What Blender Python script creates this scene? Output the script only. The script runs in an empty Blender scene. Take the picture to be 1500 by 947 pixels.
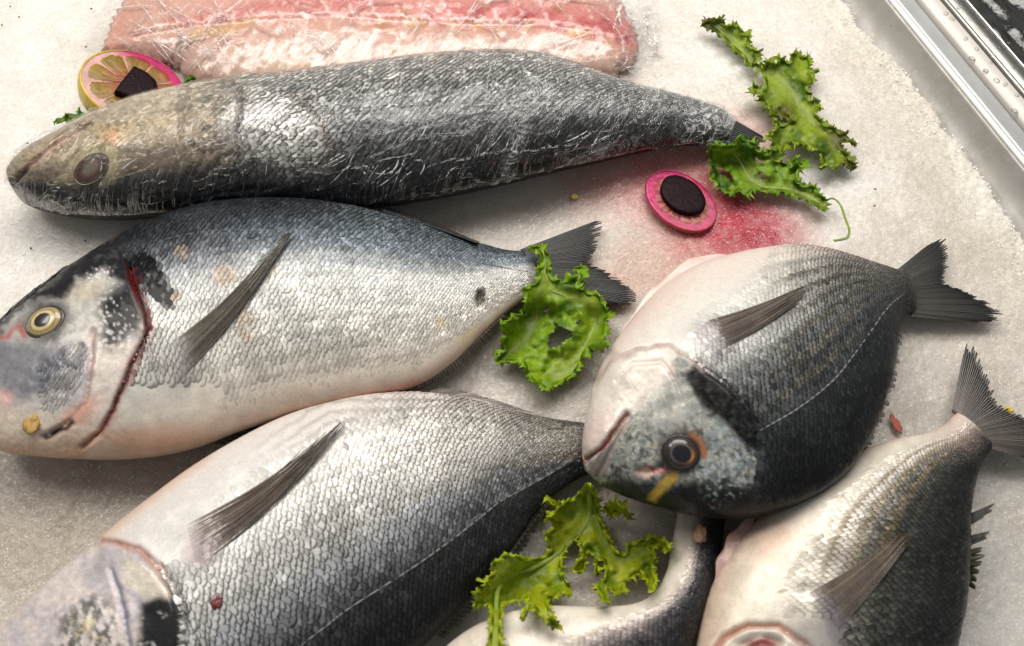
import bpy, math, random
import numpy as np
from mathutils import Vector
from mathutils.geometry import delaunay_2d_cdt

random.seed(7)
rng = np.random.default_rng(11)
R = math.radians
scene = bpy.context.scene
COL = scene.collection

# ------------------------------------------------------------------ camera
F = 1472.0                 # focal length in photo pixels (photo 1500 x 947)
TH = R(28.0)               # tilt off straight-down
DIST = 0.62                # metres from lens to the ice in the picture centre
CT, ST = math.cos(TH), math.sin(TH)
CAM = np.array([0.0, -DIST * ST, DIST * CT])
cam_d = bpy.data.cameras.new('camera')
cam_d.sensor_width = 36.0
cam_d.lens = 36.0 * F / 1500.0
cam_d.clip_start = 0.02
cam_d.clip_end = 50.0
cam_d.dof.use_dof = True
cam_d.dof.focus_distance = 0.64
cam_d.dof.aperture_fstop = 10.0
cam = bpy.data.objects.new('camera', cam_d)
cam.location = CAM.tolist()
cam.rotation_euler = (TH, 0, 0)
COL.objects.link(cam)
scene.camera = cam

# ------------------------------------------------------------------ light (a soft lamp over the shop counter, plus an added fill)
world = bpy.data.worlds.new('World')
scene.world = world
world.use_nodes = True
bg = world.node_tree.nodes['Background']
bg.inputs[0].default_value = (0.95, 0.97, 1.0, 1)
bg.inputs[1].default_value = 0.31


def area(name, loc, target, sx, sy, power, color):
    l = bpy.data.lights.new(name, 'AREA')
    l.shape = 'RECTANGLE'
    l.size, l.size_y = sx, sy
    l.energy = power
    l.color = color
    o = bpy.data.objects.new(name, l)
    o.location = loc
    d = Vector(target) - Vector(loc)
    o.rotation_euler = d.to_track_quat('-Z', 'Y').to_euler()
    COL.objects.link(o)
    return o


area("counter_lamp", (0.04, 0.62, 1.04), (0.02, 0.05, 0), 1.25, 0.55, 19.5, (1.0, 0.96, 0.90))
area("fill_lamp", (-0.85, 0.35, 1.10), (0, 0, 0), 0.40, 0.40, 6.0, (1.0, 0.95, 0.88))  # added fill, no lamp seen there; softens the shadows
scene.view_settings.view_transform = 'Standard'
scene.view_settings.look = 'None'
scene.view_settings.exposure = 0.0
scene.view_settings.gamma = 1.0
scene.render.engine = 'CYCLES'
scene.cycles.use_denoising = True
scene.cycles.max_bounces = 8
scene.cycles.transparent_max_bounces = 12
scene.cycles.caustics_reflective = False
scene.cycles.caustics_refractive = False


# ------------------------------------------------------------------ numeric helpers
def unproj(px, py, z):
    """where the line of sight of a photo pixel meets the level z"""
    px, py, z = np.broadcast_arrays(np.asarray(px, float), np.asarray(py, float), np.asarray(z, float))
    u = (px - 750.0) / F
    v = (473.5 - py) / F
    dy = v * CT + ST
    dz = v * ST - CT
    t = (z - CAM[2]) / dz
    return np.stack([CAM[0] + t * u, CAM[1] + t * dy, z + 0 * t], -1)


def proj(P):
    rel = np.asarray(P) - CAM
    depth = -(rel[..., 1] * -ST + rel[..., 2] * CT)
    up = rel[..., 1] * CT + rel[..., 2] * ST
    return 750.0 + F * rel[..., 0] / depth, 473.5 - F * up / depth


def _hash(ix, iy, seed):
    h = (ix.astype(np.int64) * 374761393 + iy.astype(np.int64) * 668265263 + seed * 1442695041) & 0xffffffff
    h = ((h ^ (h >> 13)) * 1274126177) & 0xffffffff
    h = (h ^ (h >> 16)) & 0xffffffff
    return h / 4294967295.0


def vnoise(x, y, seed=0):
    x = np.asarray(x, float); y = np.asarray(y, float)
    ix, iy = np.floor(x), np.floor(y)
    fx, fy = x - ix, y - iy
    fx = fx * fx * (3 - 2 * fx); fy = fy * fy * (3 - 2 * fy)
    a = _hash(ix, iy, seed); b = _hash(ix + 1, iy, seed)
    c = _hash(ix, iy + 1, seed); d = _hash(ix + 1, iy + 1, seed)
    return (a * (1 - fx) + b * fx) * (1 - fy) + (c * (1 - fx) + d * fx) * fy


def fbm(x, y, seed=0, octv=4, gain=0.5):
    s, a, t = 0.0, 1.0, 0.0
    x = np.asarray(x, float); y = np.asarray(y, float)
    for k in range(octv):
        x, y = 0.8 * x - 0.6 * y, 0.6 * x + 0.8 * y
        s = s + a * vnoise(x * 2 ** k + 17.3 * k, y * 2 ** k - 9.1 * k, seed + k)
        t += a
        a *= gain
    return s / t


def worley(x, y, seed=0):
    """distance to the nearest jittered cell point, and to the border with its neighbour"""
    x = np.asarray(x, float); y = np.asarray(y, float)
    ix, iy = np.floor(x), np.floor(y)
    f1 = np.full(x.shape, 9.0); f2 = np.full(x.shape, 9.0)
    for a in (-1, 0, 1):
        for b in (-1, 0, 1):
            cx, cy = ix + a, iy + b
            d = np.hypot(cx + .15 + .7 * _hash(cx, cy, seed) - x, cy + .15 + .7 * _hash(cx, cy, seed + 91) - y)
            f2 = np.minimum(f2, np.maximum(f1, d)); f1 = np.minimum(f1, d)
    return f1, f2 - f1


def sm(e0, e1, x):
    t = np.clip((x - e0) / (e1 - e0), 0, 1)
    return t * t * (3 - 2 * t)


def catmull(pts, n):
    pts = np.asarray(pts, float)
    P = np.vstack([2 * pts[0] - pts[1], pts, 2 * pts[-1] - pts[-2]])
    u = np.linspace(0, len(pts) - 1 - 1e-9, n)
    i = np.floor(u).astype(int)
    t = (u - i)[:, None]
    p0, p1, p2, p3 = P[i], P[i + 1], P[i + 2], P[i + 3]
    return 0.5 * (2 * p1 + (p2 - p0) * t + (2 * p0 - 5 * p1 + 4 * p2 - p3) * t ** 2 + (3 * p1 - p0 - 3 * p2 + p3) * t ** 3)


def resample(pts, n):
    pts = np.asarray(pts, float)
    d = np.r_[0, np.cumsum(np.linalg.norm(np.diff(pts, axis=0), axis=1))]
    u = np.linspace(0, d[-1], n)
    return np.stack([np.interp(u, d, pts[:, k]) for k in range(pts.shape[1])], -1)


def line_dist(X, Y, pts):
    """distance to a polyline, and the signed side (left negative)"""
    pts = np.asarray(pts, float)
    best = np.full(np.shape(X), 1e9)
    side = np.zeros(np.shape(X))
    tt = np.zeros(np.shape(X))
    n = len(pts) - 1
    for k in range(n):
        ax, ay = pts[k]; bx, by = pts[k + 1]
        dx, dy = bx - ax, by - ay
        L = dx * dx + dy * dy + 1e-12
        t = np.clip(((X - ax) * dx + (Y - ay) * dy) / L, 0, 1)
        d = np.hypot(X - ax - t * dx, Y - ay - t * dy)
        m = d < best
        best = np.where(m, d, best)
        side = np.where(m, np.sign((X - ax) * dy - (Y - ay) * dx), side)
        tt = np.where(m, (k + t) / n, tt)
    return best, side, tt


def inside(X, Y, poly):
    poly = np.asarray(poly, float)
    r = np.zeros(np.shape(X), bool)
    j = len(poly) - 1
    for i in range(len(poly)):
        xi, yi = poly[i]; xj, yj = poly[j]
        if yi != yj:
            r ^= ((yi > Y) != (yj > Y)) & (X < (xj - xi) * (Y - yi) / (yj - yi) + xi)
        j = i
    return r


def poly_mask(X, Y, poly, soft=8.0):
    d, _, _ = line_dist(X, Y, list(poly) + [poly[0]])
    s = np.where(inside(X, Y, poly), d, -d)
    return sm(-soft, soft, s)


def blob(X, Y, cx, cy, rx, ry=None, rot=0.0, soft=0.4):
    ry = ry or rx
    a = R(rot)
    dx, dy = X - cx, Y - cy
    u = (dx * math.cos(a) + dy * math.sin(a)) / rx
    v = (-dx * math.sin(a) + dy * math.cos(a)) / ry
    return 1 - sm(1 - soft, 1 + soft, np.hypot(u, v))


def warp(f):
    return f.X + 9 * (fbm(f.X / 13, f.Y / 13, 601, 3) - .5), f.Y + 9 * (fbm(f.X / 13, f.Y / 13, 611, 3) - .5)


def mixc(C, col, m):
    m = np.asarray(m)[..., None]
    return C * (1 - m) + np.asarray(col, float) * m


# ------------------------------------------------------------------ object helpers
def make_mesh(name, V, faces, col=None, vec=None, smooth=True):
    """faces: list of integer arrays (n,3) or (n,4)"""
    me = bpy.data.meshes.new(name)
    V = np.asarray(V, np.float32).reshape(-1, 3)
    faces = [np.asarray(f, np.int32) for f in faces if len(f)]
    me.vertices.add(len(V))
    me.vertices.foreach_set('co', V.ravel())
    loops = np.concatenate([f.ravel() for f in faces])
    sizes = np.concatenate([np.full(len(f), f.shape[1], np.int32) for f in faces])
    me.loops.add(len(loops))
    me.loops.foreach_set('vertex_index', loops)
    me.polygons.add(len(sizes))
    me.polygons.foreach_set('loop_start', np.r_[0, np.cumsum(sizes)[:-1]].astype(np.int32))
    me.polygons.foreach_set('loop_total', sizes)
    me.polygons.foreach_set('use_smooth', np.full(len(sizes), smooth, bool))
    me.update(calc_edges=True)
    me.validate()
    if col is not None:
        col = np.asarray(col, np.float32)
        if col.shape[-1] == 3:
            col = np.concatenate([col, np.ones(col.shape[:-1] + (1,), np.float32)], -1)
        a = me.color_attributes.new('Col', 'FLOAT_COLOR', 'POINT')
        a.data.foreach_set('color', np.ascontiguousarray(col.reshape(-1, 4)).ravel())
    if vec is not None:
        a = me.attributes.new('loc', 'FLOAT_VECTOR', 'POINT')
        a.data.foreach_set('vector', np.ascontiguousarray(np.asarray(vec, np.float32).reshape(-1, 3)).ravel())
    return me


def tag(o, label, cat, group=None, kind=None):
    if label: o['label'] = label
    if cat: o['category'] = cat
    if group: o['group'] = group
    if kind: o['kind'] = kind
    return o


def thing(name, loc, label, cat, group=None):
    o = bpy.data.objects.new(name, None)
    o.empty_display_size = 0.02
    o.location = [float(v) for v in loc]
    COL.objects.link(o)
    return tag(o, label, cat, group)


def world_loc(o):
    p = np.zeros(3)
    while o is not None:
        p = p + np.array(o.location)
        o = o.parent
    return p


def obj(name, V, faces, mat, parent=None, col=None, vec=None, smooth=True, origin=None):
    """one mesh object; V in world coordinates"""
    V = np.asarray(V, float).reshape(-1, 3)
    base = world_loc(parent) if parent is not None else np.zeros(3)
    org = base if origin is None else np.asarray(origin, float)
    o = bpy.data.objects.new(name, make_mesh(name, V - org, faces, col, vec, smooth))
    o.location = (org - base).tolist()
    if parent is not None:
        o.parent = parent
    o.data.materials.append(mat)
    COL.objects.link(o)
    return o


def grid_faces(ni, nj, wrap=False):
    i, j = np.meshgrid(np.arange(ni - 1), np.arange(nj if wrap else nj - 1), indexing='ij')
    j2 = (j + 1) % nj
    return np.stack([i * nj + j, (i + 1) * nj + j, (i + 1) * nj + j2, i * nj + j2], -1).reshape(-1, 4)


# ------------------------------------------------------------------ materials
class NT:
    def __init__(s, name):
        s.m = bpy.data.materials.new(name)
        s.m.use_nodes = True
        s.t = s.m.node_tree
        s.b = s.t.nodes['Principled BSDF']
        s.out = s.t.nodes['Material Output']

    def n(s, kind, **kw):
        x = s.t.nodes.new('ShaderNode' + kind)
        for k, v in kw.items():
            setattr(x, k, v)
        return x

    def link(s, a, b):
        s.t.links.new(a, b)

    def put(s, sock, v):
        if isinstance(v, bpy.types.NodeSocket): s.link(v, sock)
        else: sock.default_value = v

    def set(s, **kw):
        for k, v in kw.items():
            s.put(s.b.inputs[k.replace('_', ' ')], v)

    def coord(s, scale=(1, 1, 1), rot=(0, 0, 0)):
        c = s.n('TexCoord')
        mp = s.n('Mapping')
        mp.inputs['Rotation'].default_value = rot
        s.link(c.outputs['Object'], mp.inputs['Vector'])
        m2 = s.n('Mapping')
        m2.inputs['Scale'].default_value = scale
        s.link(mp.outputs[0], m2.inputs['Vector'])
        return m2.outputs[0]

    def noise(s, vec, scale, detail=4, rough=0.55, dist=0.0):
        x = s.n('TexNoise')
        if vec is not None: s.link(vec, x.inputs['Vector'])
        x.inputs['Scale'].default_value = scale
        x.inputs['Detail'].default_value = detail
        x.inputs['Roughness'].default_value = rough
        x.inputs['Distortion'].default_value = dist
        return x.outputs['Fac']

    def voro(s, vec, scale, feature='F1', rnd=1.0):
        x = s.n('TexVoronoi', feature=feature)
        s.link(vec, x.inputs['Vector'])
        x.inputs['Scale'].default_value = scale
        x.inputs['Randomness'].default_value = rnd
        return x.outputs['Distance']

    def rng(s, v, a, b, c=0.0, d=1.0):
        x = s.n('MapRange')
        s.put(x.inputs[0], v)
        for i, q in enumerate((a, b, c, d)):
            s.put(x.inputs[i + 1], q)
        return x.outputs[0]

    def math(s, op, a, b=0.5):
        x = s.n('Math', operation=op)
        s.put(x.inputs[0], a); s.put(x.inputs[1], b)
        return x.outputs[0]

    def mix(s, f, a, b, blend='MIX'):
        x = s.n('Mix', data_type='RGBA', blend_type=blend)
        s.put(x.inputs[0], f)
        s.put(x.inputs[6], a); s.put(x.inputs[7], b)
        return x.outputs[2]

    def bump(s, h, strength, dist, normal=None):
        x = s.n('Bump')
        x.inputs['Strength'].default_value = strength
        x.inputs['Distance'].default_value = dist
        s.link(h, x.inputs['Height'])
        if normal is not None: s.link(normal, x.inputs['Normal'])
        return x.outputs[0]

    def attr(s, name='Col'):
        return s.n('Attribute', attribute_name=name)


def skin_mat(name, metal, rough, bump=0.25):
    k = NT(name)
    a = k.attr()
    v = k.coord()
    n1 = k.noise(v, 900, 3, 0.6)
    n2 = k.noise(v, 260, 4, 0.6)
    c = k.mix(k.rng(n1, 0.4, 0.8, 0.0, 0.22), a.outputs['Color'], (0.05, 0.04, 0.035, 1))
    c = k.mix(k.rng(n2, 0.5, 0.8, 0, 0.35), c, (0.72, 0.68, 0.6, 1), 'SOFT_LIGHT')
    k.set(Base_Color=c, Metallic=metal, Roughness=k.rng(n2, 0.3, 0.7, rough - 0.08, rough + 0.12))
    k.set(Coat_Weight=0.12, Coat_Roughness=0.06, Specular_IOR_Level=0.10)
    k.set(Normal=k.bump(k.math('ADD', n1, n2), bump, 0.0004))
    return k.m


def scale_mat(name, metal, rough):
    k = NT(name)
    a = k.attr()
    l = k.attr('loc')
    sp = k.n('SeparateXYZ')
    k.link(l.outputs['Vector'], sp.inputs[0])
    v = k.coord()
    n1 = k.noise(v, 1400, 2, 0.5)
    bb = k.math('SUBTRACT', sp.outputs[1], -0.18)
    r = k.math('MULTIPLY', bb, bb)
    r = k.math('ADD', r, k.math('MULTIPLY', k.math('MAXIMUM', sp.outputs[0], 0.0), k.math('MAXIMUM', sp.outputs[0], 0.0)))
    r = k.math('ADD', r, k.math('MULTIPLY', k.math('SUBTRACT', n1, 0.5), 0.9))
    edge = k.math('MINIMUM', k.math('MULTIPLY', k.rng(r, 0.40, 0.85), k.math('MULTIPLY', a.outputs['Alpha'], 1.08)), 1.0)
    c = k.mix(edge, a.outputs['Color'], k.mix(1.0, a.outputs['Color'], (0.12, 0.105, 0.085, 1), 'MULTIPLY'))
    k.set(Base_Color=c, Metallic=metal, Roughness=k.rng(n1, 0.3, 0.7, rough - 0.08, rough + 0.1))
    k.set(Coat_Weight=0.10, Coat_Roughness=0.10, Specular_IOR_Level=0.14)
    k.set(Normal=k.bump(k.noise(v, 700, 3), 0.3, 0.0004))
    return k.m


M = {}
M['bream_skin'] = skin_mat('bream_skin', 0.12, 0.34)
M['bream_scale'] = scale_mat('bream_scale', 0.22, 0.36)
M['bass_skin'] = skin_mat('bass_skin', 0.12, 0.36)
M['bass_scale'] = scale_mat('bass_scale', 0.3, 0.40)

k = NT('fin')
a = k.attr()
v = k.coord()
k.set(Base_Color=k.mix(k.rng(k.noise(v, 1200, 2), 0.35, 0.7, 0, 0.5), a.outputs['Color'], (0.012, 0.011, 0.01, 1)),
      Roughness=0.38, Coat_Weight=0.3, Coat_Roughness=0.15)
k.set(Normal=k.bump(k.noise(v, 900, 3), 0.3, 0.0004))
M['fin'] = k.m

k = NT('fin_soft')
a = k.attr(); v = k.coord()
k.set(Base_Color=k.mix(k.rng(k.noise(v, 900, 2), 0.35, 0.7, 0, 0.4), a.outputs['Color'], (0.03, 0.025, 0.02, 1)),
      Roughness=0.3, Coat_Weight=0.25, Coat_Roughness=0.12, Alpha=k.rng(k.noise(v, 160, 3), 0.3, 0.7, 0.62, 0.97))
M['fin_soft'] = k.m

k = NT('fin_pale')
k.set(Base_Color=k.attr().outputs['Color'], Roughness=0.35, Coat_Weight=0.2, Subsurface_Weight=0.2, Subsurface_Scale=0.003)
k.set(Normal=k.bump(k.noise(k.coord(), 700, 3), 0.3, 0.0005))
M['fin_pale'] = k.m

k = NT('eye')
k.set(Base_Color=k.attr().outputs['Color'], Roughness=0.12, Coat_Weight=1.0, Coat_Roughness=0.03, Specular_IOR_Level=0.6)
M['eye'] = k.m
k.set(Coat_Weight=0.45, Coat_Roughness=0.06, Roughness=0.25, Specular_IOR_Level=0.4)

k = NT('wet_flesh')
a = k.attr(); v = k.coord()
k.set(Base_Color=k.mix(k.rng(k.noise(v, 500, 4), 0.35, 0.7, 0, 0.25), a.outputs['Color'], (0.8, 0.6, 0.5, 1)),
      Roughness=0.3, Coat_Weight=0.4, Coat_Roughness=0.1, Subsurface_Weight=0.35, Subsurface_Scale=0.004,
      Subsurface_Radius=(1.0, 0.5, 0.35))
k.set(Normal=k.bump(k.noise(v, 420, 5), 0.2, 0.0006))
M['flesh'] = k.m

k = NT('ice')
a = k.attr(); v = k.coord()


def cells(scale):
    x = k.n('TexVoronoi')
    k.link(v, x.inputs['Vector']); x.inputs['Scale'].default_value = scale
    sp = k.n('SeparateColor'); k.link(x.outputs['Color'], sp.inputs[0])
    return x.outputs['Distance'], sp.outputs[0]


d1, r1 = cells(520)
d2, r2 = cells(1050)
g3 = k.noise(v, 300, 4, 0.6)
g4 = k.noise(v, 30, 5, 0.62)
c = k.mix(k.rng(g4, 0.35, 0.7, 0, 0.8), a.outputs['Color'], (0.84, 0.81, 0.765, 1), 'MULTIPLY')
c = k.mix(k.rng(r1, 0.0, 1.0, 0, 0.34), c, (0.66, 0.63, 0.59, 1), 'MULTIPLY')
c = k.mix(k.rng(r2, 0.0, 1.0, 0, 0.36), c, (0.62, 0.59, 0.55, 1), 'MULTIPLY')
c = k.mix(k.math('MULTIPLY', k.rng(r2, 0.945, 0.965), k.rng(d2, 0.3, 0.5, 0.6, 0.0)), c, (0.97, 0.97, 0.96, 1))
k.set(Base_Color=c, Roughness=k.rng(r1, 0.0, 1.0, 0.10, 0.40), Specular_IOR_Level=0.6, IOR=1.31,
      Subsurface_Weight=0.85, Subsurface_Scale=0.016, Subsurface_Radius=(1.0, 0.95, 0.9))
h = k.math('ADD', k.math('MULTIPLY', g3, 0.8), k.math('ADD', k.math('MULTIPLY', d1, -0.8), k.math('MULTIPLY', d2, -0.5)))
k.set(Normal=k.bump(h, 0.32, 0.0007))
M['ice'] = k.m

k = NT('ice_crystal')
k.set(Base_Color=(0.90, 0.89, 0.87, 1), Roughness=0.08, Transmission_Weight=0.15, IOR=1.31, Specular_IOR_Level=1.0)
M['crystal'] = k.m

k = NT('water')
tr = k.n('BsdfTransparent'); tr.inputs['Color'].default_value = (.93, .93, .92, 1)
gl = k.n('BsdfGlossy'); gl.inputs['Roughness'].default_value = 0.03
fr = k.n('Fresnel'); fr.inputs['IOR'].default_value = 1.33
ms = k.n('MixShader')
k.link(fr.outputs[0], ms.inputs[0]); k.link(tr.outputs[0], ms.inputs[1]); k.link(gl.outputs[0], ms.inputs[2])
k.link(ms.outputs[0], k.out.inputs['Surface'])
M['water'] = k.m


def film_mat(name, sx, sy, rot, white, g0=0.03, crink=0.5):
    k = NT(name)
    for l in list(k.t.links): k.t.links.remove(l)
    v = k.coord((sx, sy, sy), (0, 0, rot))
    w1 = k.noise(v, 1.0, 3, 0.6, 0.2)
    v2 = k.coord((110, 110, 110))
    w2 = k.noise(v2, 1.0, 4, 0.6, 1.2)
    rid = k.math('ABSOLUTE', k.math('SUBTRACT', w1, 0.5))
    rid2 = k.math('ABSOLUTE', k.math('SUBTRACT', w2, 0.5))
    h = k.math('ADD', k.math('MULTIPLY', k.rng(rid, 0.0, 0.03, 1.0, 0.0), k.rng(k.noise(v2, 0.5, 3), 0.4, 0.6)), k.math('MULTIPLY', w2, crink))
    nrm = k.bump(h, 1.0, 0.0012)
    tr = k.n('BsdfTransparent')
    gl = k.n('BsdfGlossy'); gl.inputs['Roughness'].default_value = 0.07
    k.link(nrm, gl.inputs['Normal'])
    df = k.n('BsdfDiffuse'); df.inputs['Color'].default_value = (0.85, 0.85, 0.84, 1)
    k.link(nrm, df.inputs['Normal'])
    lw = k.n('LayerWeight'); lw.inputs['Blend'].default_value = 0.18
    k.link(nrm, lw.inputs['Normal'])
    m1 = k.n('MixShader')
    k.link(k.rng(lw.outputs['Fresnel'], 0, 1, g0, 0.35), m1.inputs[0])
    k.link(tr.outputs[0], m1.inputs[1]); k.link(gl.outputs[0], m1.inputs[2])
    m2 = k.n('MixShader')
    mask = k.math('MULTIPLY', k.rng(rid, 0.004, 0.011, 1.0, 0.0), k.rng(k.noise(v2, 0.45, 3), 0.50, 0.60))
    gm = k.n('NewGeometry'); sz = k.n('SeparateXYZ'); k.link(gm.outputs['True Normal'], sz.inputs[0])
    mask = k.math('MULTIPLY', mask, k.rng(k.math('ABSOLUTE', sz.outputs[2]), 0.45, 0.75))
    at = k.attr()
    mask = k.math('MAXIMUM', k.math('MULTIPLY', mask, white), k.math('MULTIPLY', at.outputs['Alpha'], k.rng(rid2, 0.0, 0.05, 0.6, 0.04)))  # streak glare painted as diffuse white wrinkle lines
    mask = k.math('MINIMUM', mask, 0.9)
    k.link(mask, m2.inputs[0])
    k.link(m1.outputs[0], m2.inputs[1]); k.link(df.outputs[0], m2.inputs[2])
    k.link(m2.outputs[0], k.out.inputs['Surface'])
    return k.m


M['film_bass'] = film_mat('cling_film_on_bass', 330, 16, R(30), 0.32, 0.025, 0.25)
M['film_fillet'] = film_mat('cling_film_on_fillet', 220, 9, R(35), 0.45, 0.025, 0.2)

k = NT('lettuce')
a = k.attr(); v = k.coord()
n1 = k.noise(v, 240, 5, 0.6)
c = k.mix(k.rng(n1, 0.4, 0.75, 0, 0.45), a.outputs['Color'], (0.04, 0.10, 0.006, 1))
k.set(Base_Color=c, Roughness=0.4, Coat_Weight=0.15, Coat_Roughness=0.12, Specular_IOR_Level=0.4)
k.set(Normal=k.bump(n1, 0.6, 0.0018))
trl = k.n('BsdfTranslucent')
k.link(k.mix(0.5, c, (0.35, 0.5, 0.03, 1)), trl.inputs['Color'])
ms = k.n('MixShader'); ms.inputs[0].default_value = 0.38
k.link(k.b.outputs[0], ms.inputs[1]); k.link(trl.outputs[0], ms.inputs[2])
k.link(ms.outputs[0], k.out.inputs['Surface'])
M['lettuce'] = k.m


def simple(name, color, rough, metal=0.0, n_scale=0, n_amt=0.3, dark=(0.02, 0.02, 0.02), bump=0.0, bdist=0.001, **kw):
    k = NT(name)
    v = k.coord()
    c = color + (1,)
    if n_scale:
        n = k.noise(v, n_scale, 5, 0.6)
        c = k.mix(k.rng(n, 0.35, 0.72, 0, n_amt), color + (1,), dark + (1,))
        if bump:
            k.set(Normal=k.bump(n, bump, bdist))
    k.set(Base_Color=c, Roughness=rough, Metallic=metal, **kw)
    return k.m


def colored(name, rough, n_scale, bump, bdist=0.001, **kw):
    k = NT(name)
    v = k.coord()
    k.set(Base_Color=k.attr().outputs['Color'], Roughness=rough, **kw)
    k.set(Normal=k.bump(k.noise(v, n_scale, 4, 0.6), bump, bdist))
    return k.m


M['citrus'] = colored('citrus', 0.4, 500, 0.4, Specular_IOR_Level=0.25, Coat_Weight=0.12, Coat_Roughness=0.06, Subsurface_Weight=0.1, Subsurface_Scale=0.002)
M['rind'] = colored('citrus_rind', 0.35, 900, 0.5, 0.0008, Coat_Weight=0.2)
M['beet'] = simple('beetroot', (0.007, 0.002, 0.003), 0.45, 0, 500, 0.5, (0.025, 0.006, 0.01), 0.4, 0.0008, Specular_IOR_Level=0.08)
M['crumb'] = colored('crumb', 0.5, 600, 0.6)
M['blood'] = simple('blood', (0.11, 0.003, 0.004), 0.2, 0, 500, 0.4, (0.05, 0.0, 0.0), 0.4, 0.001, Coat_Weight=0.6)


def steel(name, base, rough, aniso_rot, dirt, metal=0.85):
    k = NT(name)
    v = k.coord((25, 900, 25), (0, 0, aniso_rot))
    n = k.noise(v, 1.0, 4, 0.6)
    v2 = k.coord()
    d = k.noise(v2, 60, 6, 0.65)
    d2 = k.noise(v2, 420, 3, 0.6)
    c = k.mix(k.rng(d, 0.42, 0.75, 0, dirt), base + (1,), (0.22, 0.18, 0.13, 1))
    c = k.mix(k.rng(d2, 0.62, 0.78, 0, 0.5), c, (0.75, 0.73, 0.68, 1))
    k.set(Base_Color=c, Metallic=metal, Roughness=k.rng(k.math('ADD', n, d), 0.7, 1.3, rough - 0.07, rough + 0.13))
    k.set(Normal=k.bump(n, 0.12, 0.0004))
    return k.m


# ------------------------------------------------------------------ ice bed
ICE_EDGE = [(960, -520), (1040, -370), (1120, -230), (1175, -130), (1215, -60), (1248, 0), (1262, 30), (1281, 45), (1300, 66), (1322, 84), (1343, 113),
            (1352, 131), (1372, 142), (1382, 163), (1388, 178), (1394, 186), (1408, 194), (1428, 223), (1447, 251), (1454, 259),
            (1470, 284), (1486, 309), (1502, 334), (1540, 392), (1600, 470), (1680, 590), (1760, 720)]


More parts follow.
